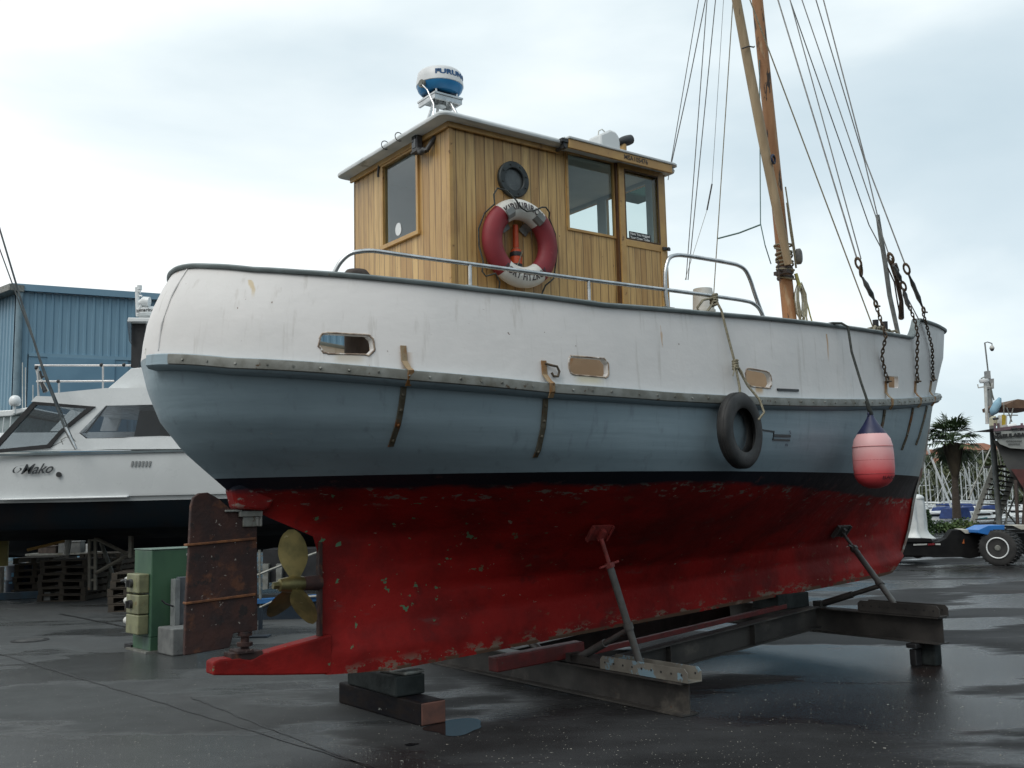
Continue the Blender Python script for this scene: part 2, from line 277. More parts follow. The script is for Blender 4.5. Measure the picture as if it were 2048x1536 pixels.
# ------------------------------------------------------------------ geometry helpers
class G:
    def __init__(s): s.v = []; s.f = []
    def add(s, vs, fs, T=None):
        o = len(s.v)
        s.v += [tuple(T @ Vector(a)) if T else tuple(a) for a in vs]; s.f += [tuple(i+o for i in f) for f in fs]; return s
    def box(s, x0, x1, y0, y1, z0, z1, T=None):
        return s.add([(x0, y0, z0), (x1, y0, z0), (x1, y1, z0), (x0, y1, z0), (x0, y0, z1), (x1, y0, z1), (x1, y1, z1), (x0, y1, z1)],
                     [(0, 3, 2, 1), (4, 5, 6, 7), (0, 1, 5, 4), (1, 2, 6, 5), (2, 3, 7, 6), (3, 0, 4, 7)], T)
    def bar(s, p, q, w, h, up=(0, 0, 1)):
        p, q = Vector(p), Vector(q); d = (q-p); n = d.normalized().cross(Vector(up))
        if n.length < 1e-4: n = Vector((1, 0, 0))
        n.normalize(); k = n.cross(d).normalized(); a = n*w/2; b = k*h/2
        vs = [p-a-b, p+a-b, p+a+b, p-a+b, q-a-b, q+a-b, q+a+b, q-a+b]
        return s.add(vs, [(0, 3, 2, 1), (4, 5, 6, 7), (0, 1, 5, 4), (1, 2, 6, 5), (2, 3, 7, 6), (3, 0, 4, 7)])
    def cyl(s, p, q, r0, r1=None, n=14): return s.tube([p, q], [r0, r0 if r1 is None else r1], n)
    def tube(s, pts, r, n=8, closed=False):
        P = [Vector(p) for p in pts]; m = len(P); R = r if isinstance(r, (list, tuple)) else [r]*m
        o = len(s.v); prev = None
        for i, p in enumerate(P):
            if closed: d = P[(i+1) % m]-P[i-1]
            else: d = (P[min(i+1, m-1)]-P[max(i-1, 0)])
            d = d.normalized() if d.length > 1e-9 else Vector((0, 0, 1))
            if prev is None:
                a = d.cross(Vector((0, 0, 1)));
                if a.length < .1: a = d.cross(Vector((0, 1, 0)))
            else: a = prev - d*prev.dot(d)
            a.normalize(); prev = a; b = d.cross(a)
            for k in range(n):
                t = 2*PI*k/n; s.v.append(tuple(p + (a*math.cos(t)+b*math.sin(t))*R[i]))
        for i in range(m if closed else m-1):
            i2 = (i+1) % m
            for k in range(n): s.f.append((o+i*n+k, o+i*n+(k+1) % n, o+i2*n+(k+1) % n, o+i2*n+k))
        if not closed: s.f.append(tuple(o+k for k in reversed(range(n)))); s.f.append(tuple(o+(m-1)*n+k for k in range(n)))
        return s
    def lathe(s, prof, n=28, T=None, caps=True):
        vs = []; fs = []
        for r, z in prof:
            for k in range(n): t = 2*PI*k/n; vs.append((r*math.cos(t), r*math.sin(t), z))
        for i in range(len(prof)-1):
            for k in range(n): fs.append((i*n+k, i*n+(k+1) % n, (i+1)*n+(k+1) % n, (i+1)*n+k))
        if caps: fs.append(tuple(reversed(range(n)))); fs.append(tuple((len(prof)-1)*n+k for k in range(n)))
        return s.add(vs, fs, T)
    def prism(s, poly, vec, T=None):
        n = len(poly); vec = Vector(vec); vs = [Vector(p) for p in poly]; vs += [p+vec for p in vs]
        fs = [tuple(reversed(range(n))), tuple(range(n, 2*n))]+[(i, (i+1) % n, n+(i+1) % n, n+i) for i in range(n)]
        return s.add(vs, fs, T)
    def torus(s, R, r, T=None, n=48, m=16, a0=0, a1=2*PI, sq=1):
        vs = []; fs = []; full = abs(a1-a0-2*PI) < 1e-6; N_ = n if full else n+1
        for i in range(N_):
            a = a0+(a1-a0)*i/n
            for k in range(m):
                t = 2*PI*k/m; rr = R+r*math.cos(t); vs.append((rr*math.cos(a), rr*math.sin(a), r*sq*math.sin(t)))
        for i in range(n):
            i2 = (i+1) % N_
            for k in range(m): fs.append((i*m+k, i2*m+k, i2*m+(k+1) % m, i*m+(k+1) % m))
        if not full: fs.append(tuple(range(m))); fs.append(tuple(n*m+k for k in reversed(range(m))))
        return s.add(vs, fs, T)
    def ball(s, c, rx, ry=None, rz=None, n=12, m=8):
        ry = ry or rx; rz = rz or rx; vs = [(c[0], c[1], c[2]-rz)]; fs = []
        for j in range(1, m):
            p = -PI/2+PI*j/m
            for k in range(n): t = 2*PI*k/n; vs.append((c[0]+rx*math.cos(p)*math.cos(t), c[1]+ry*math.cos(p)*math.sin(t), c[2]+rz*math.sin(p)))
        vs.append((c[0], c[1], c[2]+rz)); e_ = len(vs)-1
        for k in range(n): fs.append((0, 1+(k+1) % n, 1+k)); fs.append((e_, e_-n+k, e_-n+(k+1) % n))
        for j in range(m-2):
            for k in range(n): a = 1+j*n+k; b = 1+j*n+(k+1) % n; fs.append((a, b, b+n, a+n))
        return s.add(vs, fs)
    def grid(s, rows, closed=False):
        o = len(s.v); w = len(rows[0])
        for r in rows: s.v += [tuple(p) for p in r]
        for i in range(len(rows)-1):
            for k in range(w if closed else w-1): s.f.append((o+i*w+k, o+i*w+(k+1) % w, o+(i+1)*w+(k+1) % w, o+(i+1)*w+k))
        return s
    def build(s, name, mat, parent=None, smooth=None, bevel=0, loc=None, rotz=0, recalc=True):
        me = bpy.data.meshes.new(name); me.from_pydata(s.v, [], s.f); me.validate()
        bm = bmesh.new(); bm.from_mesh(me); bmesh.ops.remove_doubles(bm, verts=bm.verts, dist=1e-5)
        if recalc: bmesh.ops.recalc_face_normals(bm, faces=bm.faces)
        bm.to_mesh(me); bm.free()
        if smooth is not None:
            me.shade_smooth(); me.set_sharp_from_angle(angle=math.radians(smooth))
        me.materials.append(mat)
        o = bpy.data.objects.new(name, me); COL.objects.link(o)
        if parent: o.parent = parent
        if loc is not None: o.location = loc
        o.rotation_euler.z = rotz
        if bevel:
            b = o.modifiers.new('bevel', 'BEVEL'); b.width = bevel; b.segments = 2; b.limit_method = 'ANGLE'; b.angle_limit = math.radians(40)
        return o
def tag(o, label=None, cat=None, group=None, kind=None):
    if label: o['label'] = label
    if cat: o['category'] = cat
    if group: o['group'] = group
    if kind: o['kind'] = kind
    return o
def thing(name, label, cat, loc=(0, 0, 0), rotz=0, group=None):
    o = bpy.data.objects.new(name, None); COL.objects.link(o); o.empty_display_size = .2
    o.location = loc; o.rotation_euler = (0, 0, rotz); return tag(o, label, cat, group)
def dup(root, loc, rotz=0, label=None, scale=None):
    def cp(o, par):
        c = o.copy(); COL.objects.link(c)
        if par: c.parent = par
        for ch in list(o.children): cp(ch, c)
        return c
    r = cp(root, None); r.location = loc; r.rotation_euler = (0, 0, rotz)
    if label: r['label'] = label
    if scale: r.scale = (scale,)*3
    return r
def text(body, size, name, mat, parent, T, extrude=.002, warp=None, sx=1.0, shear=0.0, bold=0.0, align='CENTER', space=1.0):
    cu = bpy.data.curves.new(name, 'FONT'); cu.body = body; cu.size = size; cu.extrude = extrude; cu.align_x = align; cu.align_y = 'CENTER'; cu.shear = shear; cu.offset = bold; cu.space_character = space
    cu.resolution_u = 4
    o = bpy.data.objects.new(name, cu); COL.objects.link(o)
    me = bpy.data.meshes.new_from_object(o.evaluated_get(bpy.context.evaluated_depsgraph_get()))
    bpy.data.objects.remove(o); bpy.data.curves.remove(cu)
    if warp:
        bm = bmesh.new(); bm.from_mesh(me); bmesh.ops.remove_doubles(bm, verts=bm.verts, dist=1e-6); bmesh.ops.triangulate(bm, faces=bm.faces)
        bmesh.ops.subdivide_edges(bm, edges=[e for e in bm.edges if e.calc_length() > size*.12], cuts=2, use_grid_fill=True); bmesh.ops.triangulate(bm, faces=bm.faces); bm.to_mesh(me); bm.free()
    for v in me.vertices:
        p = Vector((v.co.x*sx, v.co.y, v.co.z))
        if warp: p = Vector(warp(p))
        v.co = T @ p if T else p
    me.name = name; me.materials.clear(); me.materials.append(mat)
    r = bpy.data.objects.new(name, me); COL.objects.link(r); r.parent = parent; return r
def frame(o, x, z, y=None):                                      # matrix from origin, x axis and z axis (normal)
    x = Vector(x).normalized(); z = Vector(z).normalized(); y = z.cross(x).normalized(); x = y.cross(z)
    return Matrix(((x.x, y.x, z.x, o[0]), (x.y, y.y, z.y, o[1]), (x.z, y.z, z.z, o[2]), (0, 0, 0, 1)))
def rrect(x0, x1, z0, z1, r, n=5):
    p = []
    for cx, cz, a in ((x1-r, z0+r, -PI/2), (x1-r, z1-r, 0), (x0+r, z1-r, PI/2), (x0+r, z0+r, PI)):
        for i in range(n+1): t = a+PI/2*i/n; p.append((cx+r*math.cos(t), cz+r*math.sin(t)))
    return p
def arc_pts(a, b, c, n=8):                                        # quadratic curve
    a, b, c = Vector(a), Vector(b), Vector(c); return [(a*(1-t)**2+b*2*t*(1-t)+c*t*t) for t in [i/n for i in range(n+1)]]
def round_path(P, r, n=5):
    P = [Vector(p) for p in P]; out_ = [P[0]]
    for i in range(1, len(P)-1):
        a = (P[i-1]-P[i]); b = (P[i+1]-P[i]); rr = min(r, a.length*.45, b.length*.45)
        out_ += arc_pts(P[i]+a.normalized()*rr, P[i], P[i]+b.normalized()*rr, n)
    return out_+[P[-1]]
def sag(a, b, s, n=10):
    a, b = Vector(a), Vector(b); return [a.lerp(b, t)-Vector((0, 0, 4*s*t*(1-t))) for t in [i/n for i in range(n+1)]]
# ------------------------------------------------------------------ hull form (boat frame: x aft->bow, -y starboard, z up)
def ip(x, xs, ys):
    if x <= xs[0]: return ys[0]
    for i in range(1, len(xs)):
        if x <= xs[i]: return ys[i-1]+(ys[i]-ys[i-1])*(x-xs[i-1])/(xs[i]-xs[i-1])
    return ys[-1]
def zk(u): return .38-.05*u if u<0 else .38+.05*u if u<5.8 else .67+.05*(u-5.8)+.12*max(0,u-6.2)**2
def zr(u): return ip(u,[-1.95,-1.5,-.5,.5,1.5],[2.665,2.575,2.49,2.43,2.41]) if u<1.5 else 2.41+.0115*(u-1.5)**2
def zs(u): return ip(u,[-1.72,-1.55,-1.35,-1.1,-.6,0,1,2,3,4,5,6,7,8.1],[3.305,3.245,3.195,3.165,3.125,3.085,3.045,3.075,3.115,3.155,3.195,3.245,3.31,3.42])
# level params keyed on nominal T: 0 keel .. 1 wl .. 2 strake .. 3 sheer
LV=[0,.12,.25,.4,.55,.7,.82,.92,1,1.25,1.5,1.75,2,2.33,2.66,3]
UB=[6.62,6.86,6.97,7.07,7.14,7.2,7.27,7.33,7.38,7.5,7.6,7.69,7.78,7.87,7.95,8.03]
UA=[-.55,-.55,-.55,-.55,-.55,-.62,-1.03,-1.24,-1.37,-1.59,-1.74,-1.82,-1.86,-1.84,-1.77,-1.66]
BM=[.09,.10,.12,.24,.56,.92,1.17,1.34,1.44,1.51,1.545,1.56,1.56,1.55,1.54,1.52]
PA=[2,2,2,2,2,2,2,2,2,2,2,2.1,2.2,2.2,2.2,2.2]
QA=[.05,.1,1.2,2.2,2.4,2.3,1.8,1.25,.95,.72,.6,.55,.5,.5,.5,.5]
PB=[2,2,2,1.8,1.7,1.7,1.7,1.7,1.8,1.9,2,2.05,2.1,2.1,2.15,2.2]
QB=[.1,.1,.9,1.5,1.5,1.35,1.2,1.1,1.0,.96,.93,.9,.88,.86,.84,.8]
XM=[2.5]*5+[2.2]*3+[2.0]*8
def par(T): return [ip(T,LV,a) for a in (UA,UB,BM,PA,QA,PB,QB,XM)]
def hb(T,u):
    ua,ub,bm,pa,qa,pb,qb,xm=par(T)
    if u<=xm:
        r=min(1,max(0,(u-ua)/(xm-ua))); return bm*(1-(1-r)**pa)**qa if r<1 else bm
    r=min(1,max(0,(ub-u)/(ub-xm))); return bm*(1-(1-r)**pb)**qb
def zz(T,u):
    if T<=1: return zk(u)+(1.83-zk(u))*T
    if T<=2: return 1.83+(zr(u)-1.83)*(T-1)
    return zr(u)+(zs(u)-zr(u))*(T-2)
def hullpt(T,s):
    ua,ub=par(T)[:2]

    g=.5-.5*math.cos(math.pi*s)
    u=ua+(ub-ua)*g
    return u,-hb(T,u),zz(T,u)
def hT(u, z):
    if z < 1.83: return max(0, (z-zk(u))/(1.83-zk(u)))
    return 1+(z-1.83)/(zr(u)-1.83) if z < zr(u) else 2+(z-zr(u))/(zs(u)-zr(u))
def HY(u, z, off=0.0): return -(hb(min(3, hT(u, z)), u)+off)
def HP(u, z, off=0.0): return Vector((u, HY(u, z, off), z))
def rz(u):
    t = min(1, max(0, (u-5.55)/.30)); return .22*t**1.7
def loop(T, n=200, infl=0.0, inner=0.0, raise_=False, dz=0.0):
    """closed plan loop at level T; infl pushes outward, inner shrinks inward"""
    A_ = []
    for i in range(n+1):
        u, y, z = hullpt(T, i/n)
        if raise_: z += rz(u)
        A_.append([u, -y, z+dz])
    nrm = []
    for i in range(n+1):
        a = A_[max(i-1, 0)]; b = A_[min(i+1, n)]
        if i == 0: nx, ny = -1., 0.
        elif i == n: nx, ny = 1., 0.
        else:
            dx, dy = b[0]-a[0], b[1]-a[1]; l_ = math.hypot(dx, dy) or 1; nx, ny = -dy/l_, dx/l_
            if ny < 0 and abs(ny) > .7: nx, ny = -nx, -ny
        nrm.append((nx, ny))
    P = []
    for i in range(n+1):
        u, y, z = A_[i]; nx, ny = nrm[i]; k = infl-inner
        y2 = y+ny*k; u2 = u+nx*k
        P.append((u2, max(y2, 0.0), z))
    st = [Vector((p[0], -p[1], p[2])) for p in P]; pt = [Vector((p[0], p[1], p[2])) for p in P[1:-1]][::-1]
    return st+pt
def sym_surface(levels, n=90, sl=(0, 1)):
    g = G()
    for sgn in (1, -1):
        rows = []
        for T in levels:
            r = []
            for i in range(n+1):
                u, y, z = hullpt(T, sl[0]+(sl[1]-sl[0])*i/n); r.append((u, y*sgn, z))
            rows.append(r)
        g.grid(rows)
    return g
boat = thing('fishing_boat', 'old fishing boat with varnished wheelhouse, white bulwarks and red bottom, propped on a cradle', 'fishing boat', BP, BA)
B = boat
g = sym_surface([i/40 for i in range(41)])
bot = g.build('hull_bottom', M['bottom'], B, smooth=60); bot['label'] = 'worn red antifouled bottom with a black boot top'
sym_surface([1+i/14 for i in range(15)]).build('topsides', M['topside'], B, smooth=60)
# keel underside cap
g = G(); rows = []
for sgn in (1, -1): rows.append([(hullpt(0, i/60)[0], hullpt(0, i/60)[1]*sgn, hullpt(0, i/60)[2]) for i in range(61)])
g.grid(rows); g.build('keel_shoe', M['bottom'], B)
# deck
rows = []
for i in range(61):
    u, y, z = hullpt(2.04, i/60); rows.append([(u, y, z), (u, y*.5, z+.03), (u, 0, z+.045), (u, -y*.5, z+.03), (u, -y, z)])
G().grid(rows).build('deck', M['offwhite'], B, smooth=60)
# bulwark shell with freeing ports cut through it
n = 220
lv = [2, 2.2, 2.4, 2.6, 2.8]
outer = [loop(T, n) for T in lv]+[loop(3, n, raise_=True)]
inner = [loop(3, n, inner=.045, raise_=True)]+[loop(T, n, inner=.045) for T in (2.5, 2.0)]
rows = outer+inner+[outer[0]]
g = G(); g.grid(rows, closed=True)
bw = g.build('bulwark', M['bulwark'], B, smooth=50)
def rag(pts, a, seed):
    rnd = random.Random(seed); return [(p[0]+rnd.uniform(-a, a), p[1]+rnd.uniform(-a, a)) for p in pts]
holes = [  # u0,u1,z0,z1,radius, rag
    (-1.035, -.725, 2.605, 2.735, .05, .007, 1), (.665, .995, 2.51, 2.64, .045, .004, 2), (2.465, 2.79, 2.52, 2.65, .055, .004, 3), (4.955, 5.235, 2.675, 2.79, .02, .002, 4)]
for (u0, u1, z0, z1, r, rg, sd_) in holes:
    poly = rag(rrect(u0, u1, z0, z1, r, 6), rg, sd_)
    um = (u0+u1)/2; yc = HY(um, (z0+z1)/2)
    c = G().prism([(p[0], yc-.25, p[1]+(.03*(um-p[0]) if sd_ < 4 else 0.05*(p[0]-um))) for p in poly], (0, .55, 0)).build('cutter', M['black'], B)
    md = bw.modifiers.new('b', 'BOOLEAN'); md.operation = 'DIFFERENCE'; md.solver = 'EXACT'; md.object = c
    bpy.context.view_layer.update()
    me = bpy.data.meshes.new_from_object(bw.evaluated_get(bpy.context.evaluated_depsgraph_get()))
    bw.modifiers.clear(); bw.data = me; bpy.data.objects.remove(c)
bw.data.name = 'bulwark'
# paint rim where the ports were hacked out
for (u0, u1, z0, z1, r, rg, sd_) in holes[:3]:
    poly = rag(rrect(u0-.006, u1+.006, z0-.006, z1+.006, r, 6), rg, sd_); um = (u0+u1)/2
    pts = [HP(p[0], p[1]+.03*(um-p[0]), .001) for p in poly]
    G().tube(pts, .0065, 5, closed=True).build('freeing_port_rim', pm('hacked_rim', (.42, .34, .26), (.16, .11, .08), 18, .8, spots=[((.62, .6, .57), 13, .55, .1)]), B)
# caprail, rub rail
def sweep_loop(P, prof, closed=True):
    """P: closed loop of points; prof: (outward, up) pairs"""
    m_ = len(P); rows = []
    for i in range(m_):
        a = P[(i-1) % m_]; b = P[(i+1) % m_]
        if not closed: a = P[max(i-1, 0)]; b = P[min(i+1, m_-1)]
        d = Vector((b.x-a.x, b.y-a.y, 0)); d.normalize(); nn = Vector((d.y, -d.x, 0))
        rows.append([P[i]+nn*o_+Vector((0, 0, z_)) for o_, z_ in prof])
    if closed: rows.append(rows[0])
    gg = G(); gg.grid(rows, closed=True)
    if not closed:
        gg.f.append(tuple(range(len(prof)))); gg.f.append(tuple(len(gg.v)-1-i for i in range(len(prof))))
    return gg
def thin(P, d=.03):
    o_ = [P[0]]
    for p in P[1:]:
        if (p-o_[-1]).length > d: o_.append(p)
    return o_
capP = thin(loop(3, 200, raise_=True), .025)
prof = [(.022, -.014), (.030, -.004), (.030, .008), (.020, .018), (-.055, .018), (-.062, .006), (-.058, -.014)]
sweep_loop(capP, prof).build('cap_rail', M['caprail'], B, smooth=45)
def side_path(T, s0, s1, n_=160, infl=0.0, dz=0):
    return [Vector((p[0], p[1]-infl, p[2]+dz)) for p in [hullpt(T, s0+(s1-s0)*i/n_) for i in range(n_+1)]]
rub = None
for sgn in (1, -1):
    P = thin(side_path(2, .026 if sgn == 1 else .2, .992), .04); P = [Vector((p.x, p.y*sgn, p.z)) for p in P]
    if sgn == -1: P = P[::-1]
    last = P[-1] if sgn == 1 else P[0]
    r_ = sweep_loop(P, [(-.02, .010), (.040, .008), (.058, .0), (.060, -.066), (.040, -.088), (-.02, -.100)], closed=False).build('rub_rail', M['topside'], B, smooth=40)
    P2 = P[3:] if sgn == 1 else P[:-3]
    gs = sweep_loop(P2, [(.0605, .002), (.070, -.002), (.073, -.033), (.070, -.062), (.0605, -.068)], closed=False)
    if sgn == 1:
        random.seed(3); L_ = 0; nx_ = .1
        for i in range(4, len(P)-1):
            L_ += (P[i]-P[i-1]).length
            if L_ > nx_:
                nx_ += .175; d = (P[i+1]-P[i-1]); nn = Vector((d.y, -d.x, 0)).normalized()
                gs.tube([P[i]+nn*.070+Vector((0, 0, -.033+random.uniform(-.006, .006))), P[i]+nn*.079+Vector((0, 0, -.033))], .008, 7)
    gs.build('metal_strip', M['galv'], r_, smooth=40)
# stem post nose
g = G(); rows = []
for i in range(31):
    T = .1+2.9*i/30; u = par(T)[1]; z = zz(T, u) + (rz(u) if T > 2.99 else 0)
    w_ = .028; rows.append([(u-.05, -w_, z), (u+.012, -w_*.75, z), (u+.022, 0, z), (u+.012, w_*.75, z), (u-.05, w_, z)])
G().grid(rows).build('stem_band', M['offwhite'] if 0 else pm('worn_stem', (.26, .25, .22), (.20, .10, .07), 3, .6, spots=[((.33, .32, .29), 7, .56, .06)]), B, smooth=60)
P = [hullpt(2.06+.92*i/14, .034) for i in range(15)]
G().tube([(p[0]-.002, p[1]-.001, p[2]) for p in P], .007, 6).build('corner_moulding', M['bulwark'], B, smooth=60)
# ---- stern gear: heel, rudder, propeller
heel = [(-.60, .675), (-1.05, .605), (-1.12, .575), (-1.20, .60), (-1.34, .60), (-1.385, .585), (-1.385, .50), (-.9, .445), (-.56, .412), (-.50, .408), (-.50, .69)]
G().prism([(a, -.074, b) for a, b in heel], (0, .148, 0)).build('keel_heel', M['bottom'], B, bevel=.012)
G().prism([(a, -.075, b) for a, b in [(-1.03, 1.60), (-1.23, 1.615), (-1.27, 1.76), (-1.05, 1.88), (-.92, 1.74), (-.985, 1.62)]], (0, .15, 0)).build('rudder_trunk', M['bottom'], B, bevel=.02)
rd = [(-1.06, 1.50), (-1.13, 1.50), (-1.18, 1.58), (-1.26, 1.62), (-1.34, 1.69), (-1.42, 1.735), (-1.48, 1.73), (-1.52, 1.70), (-1.535, 1.64), (-1.545, 1.3), (-1.56, 1.0), (-1.565, .645), (-1.25, .665), (-1.225, .76), (-1.05, .765)]
G().prism([(a, -.022, b) for a, b in rd], (0, .044, 0)).build('rudder', M['rust'], B, bevel=.006)
rud = [o for o in B.children if o.name.startswith('rudder') and 'trunk' not in o.name][-1]
for z in (1.375, .985): G().prism([(-1.565, -.034, z-.004), (-1.07, -.034, z+.022), (-1.07, -.034, z+.040), (-1.565, -.034, z+.012)], (0, .068, 0)).build('rudder_rib', M['rustedge'], rud, bevel=.004)
G().cyl((-1.135, 0, .765), (-1.135, 0, .60), .030).cyl((-1.135, 0, .69), (-1.135, 0, .665), .055).cyl((-1.135, 0, .765), (-1.135, 0, .735), .05).build('rudder_pintle', M['rust'], rud, smooth=40)
G().box(-1.26, -1.03, -.072, .072, .575, .63).box(-1.22, -1.1, -.085, .085, .62, .645).build('heel_bearing', M['rust'], B, bevel=.006)
G().box(-1.20, -1.03, -.05, .05, 1.56, 1.60).box(-1.17, -1.07, -.04, .04, 1.49, 1.56).box(-1.30, -1.18, -.045, .045, 1.597, 1.612).box(-1.045, -1.03, -.045, .045, 1.49, 1.60).build('rudder_gland', M['galv'], B, bevel=.004)
G().cyl((-.56, 0, 1.065), (-.72, 0, 1.065), .058, .05).build('stern_tube', M['rust'], B, smooth=40)
G().box(-.580, -.553, -.03, .03, .67, 1.36).build('stern_post', M['rust'], B, bevel=.006)
prop = G().lathe([(.030, -.13), (.045, -.12), (.060, -.03), (.058, .03), (.052, .065)], 20, Matrix.Translation((-.76, 0, 1.065)) @ Matrix.Rotation(PI/2, 4, 'Y')).cyl((-.86, 0, 1.065), (-.93, 0, 1.065), .034, .026, 6).build('propeller', M['bronze'], B, smooth=40)
def blade(ang, p0=66, p1=44, kr=1.0):
    """broad bronze blade, pitched and dished"""
    g = G(); rows = []
    for j in range(15):
        t = j/14; r = .045+.35*t*kr
        hw = .122*(max(0, 1-((t-.58)/.43)**2))**.5 if t > .58 else .122*(.30+.70*math.sin(t/.58*PI/2))
        hw = max(hw, .004); pit = math.radians(p0+(p1-p0)*t)
        row = []
        for k in range(9):
            c_ = (k/4-1)*hw
            row.append((c_*math.sin(pit)*.85-.03*t, -c_*math.cos(pit), r-abs(c_)**2*1.2))
        rows.append(row)
    back = [[(a[0]+.010*(1-i/14)*(1-abs(k/4-1))+.002, a[1], a[2]) for k, a in enumerate(rw)] for i, rw in enumerate(rows)]
    for rw in (rows, ): g.grid(rw)
    g.grid(back)
    T = Matrix.Translation((-.76, 0, 1.065)) @ Matrix.Rotation(ang, 4, 'X')
    g.v = [tuple(T @ Vector(p)) for p in g.v]
    return g
for a, p0, p1, kr in ((0, 66, 44, 1), (128, 84, 72, 1.04), (232, 96, 80, 1.04)): blade(math.radians(a), p0, p1, kr).build('propeller_blade', M['bronze'], prop, smooth=60, recalc=False)
# wooden bitt, foredeck trunk, cabin base panel
G().lathe([(.085, 2.5), (.085, 3.10), (.10, 3.12), (.098, 3.19), (.07, 3.225), (.0, 3.23)], 18, Matrix.Translation((-.70, -.86, 0)), caps=False).build('mooring_bitt', M['wooddark'], B, smooth=40)
tan = pm('tan_plywood', (.44, .31, .20), (.38, .26, .165), 4, .6, spots=[((.36, .13, .03), 3.2, .62, .06)])
G().box(.14, 2.36, -.86, -.81, 2.45, 3.0).box(2.42, 5.9, -.80, .80, 2.45, 3.02).build('deck_trunk', tan, B, bevel=.01)
# ------------------------------------------------------------------ wheelhouse
def panel(g, us, vs, holes, fix, axis, th):
    """wall built from a grid of us x vs cells with holes; axis 'x': wall in the x-z plane at y=fix, thickness th towards +"""
    hol = lambda i, j: i < 0 or j < 0 or i >= len(us)-1 or j >= len(vs)-1 or any(h[0]-1e-6 <= (us[i]+us[i+1])/2 <= h[1] and h[2]-1e-6 <= (vs[j]+vs[j+1])/2 <= h[3] for h in holes)
    P = lambda u, v, d: (u, fix+d, v) if axis == 'x' else (fix+d, u, v)
    for i in range(len(us)-1):
        for j in range(len(vs)-1):
            if hol(i, j): continue
            for d in (0, th): g.add([P(us[i], vs[j], d), P(us[i+1], vs[j], d), P(us[i+1], vs[j+1], d), P(us[i], vs[j+1], d)], [(0, 1, 2, 3)])
            for (di, dj, a, b_) in ((-1, 0, (i, j), (i, j+1)), (1, 0, (i+1, j), (i+1, j+1)), (0, -1, (i, j), (i+1, j)), (0, 1, (i, j+1), (i+1, j+1))):
                if hol(i+di, j+dj):
                    g.add([P(us[a[0]], vs[a[1]], 0), P(us[b_[0]], vs[b_[1]], 0), P(us[b_[0]], vs[b_[1]], th), P(us[a[0]], vs[a[1]], th)], [(0, 1, 2, 3)])
CX0, CX1, CY0, CY1, CZ0, CZ1 = .115, 2.37, -.80, .74, 2.55, 4.50
w1 = (1.27, 1.79, 3.835, 4.47); dr = (1.86, 2.26, 3.82, 4.42); wa = (-.335, .195, 3.75, 4.42)
# four plank walls in one shell with a lining set inside
g = G()
panel(g, [CX0, w1[0], w1[1], dr[0], dr[1], CX1], [CZ0, dr[2], w1[2], dr[3], w1[3], CZ1], [w1, dr], CY0, 'x', .03)
panel(g, [CX0, .5, 1.1, 1.25, 2.2, CX1], [CZ0, 3.75, 4.43, CZ1], [(1.25, 2.2, 3.75, 4.43)], CY1-.03, 'x', .03)
panel(g, [CY0, wa[0], wa[1], CY1], [CZ0, wa[2], wa[3], CZ1], [wa], CX0, 'y', .03)
panel(g, [CY0, -.62, -.08, .04, .58, CY1], [CZ0, 3.80, 4.44, CZ1], [(-.62, -.08, 3.8, 4.44), (.04, .58, 3.8, 4.44)], CX1-.03, 'y', .03)
wh = g.build('wheelhouse', M['planks'], B)
g = G()
panel(g, [CX0+.035, w1[0], w1[1], dr[0], dr[1], CX1-.035], [CZ0, dr[2], w1[2], dr[3], w1[3], CZ1-.02], [w1, dr], CY0+.032, 'x', .01)
panel(g, [CX0+.035, .5, 1.1, 1.25, 2.2, CX1-.035], [CZ0, 3.75, 4.43, CZ1-.02], [(1.25, 2.2, 3.75, 4.43)], CY1-.042, 'x', .01)
panel(g, [CY0+.035, wa[0], wa[1], CY1-.045], [CZ0, wa[2], wa[3], CZ1-.02], [wa], CX0+.032, 'y', .01)
panel(g, [CY0+.035, -.62, -.08, .04, .58, CY1-.045], [CZ0, 3.80, 4.44, CZ1-.02], [(-.62, -.08, 3.8, 4.44), (.04, .58, 3.8, 4.44)], CX1-.042, 'y', .01)
g.box(CX0+.05, CX1-.05, CY0+.05, CY1-.05, CZ1-.03, CZ1-.012)
g.build('lining', M['lining'], wh)
# corner posts and plank-edge trim
g = G()
g.box(CX0-.008, CX0+.03, CY0-.010, CY0+.028, CZ0, CZ1-.0)
g.build('corner_post', M['trim'], wh, bevel=.004)
G().box(CX1-.05, CX1+.012, CY0-.014, CY0+.045, CZ0, CZ1-.02).build('corner_post', M['trim'], wh, bevel=.006)
G().box(CX0-.03, CX0-.009, CY0-.03, CY1+.02, 4.437, 4.488).box(CX0-.03, 1.17, CY0-.032, CY0-.011, 4.437, 4.488).build('fascia', M['trim'], wh, bevel=.004)
# roof: slab with rounded lip, raised lip above the sliding door
def roof_outline(x0, x1, y0, y1, r):
    return [(a, b) for a, b in rrect(x0, x1, y0, y1, r, 6)]
g = G(); ol = roof_outline(-.02, 2.44, -.915, .83, .07); m_ = len(ol)
def zroof(x, y): return .020*(1-((y+.04)/.87)**2) + (.062*min(1, max(0, (x-.9)/.5)) if False else 0)
lay = []
for off, z in ((.018, 4.478), (0, 4.486), (-.004, 4.50), (0, 4.512), (.02, 4.528), (.10, 4.535)):
    lay.append([(a+(.9-a)*off/1.2, b+(-.04-b)*off/.87, z) for a, b in ol])
g.grid(lay, closed=True)
cx_ = (1.2, -.04)
for k in (.4, .8): lay2 = [(a+(cx_[0]-a)*k, b+(cx_[1]-b)*k, 4.535+.022*k) for a, b in lay[-1][:0] or [(q_[0], q_[1]) for q_ in lay[-1]]]; g.grid([lay[-1], lay2], closed=True); lay.append(lay2)
o_ = len(g.v); g.v += lay[-1]; g.f.append(tuple(range(o_, o_+m_)))
o_ = len(g.v); g.v += lay[0]; g.f.append(tuple(range(o_, o_+m_)))
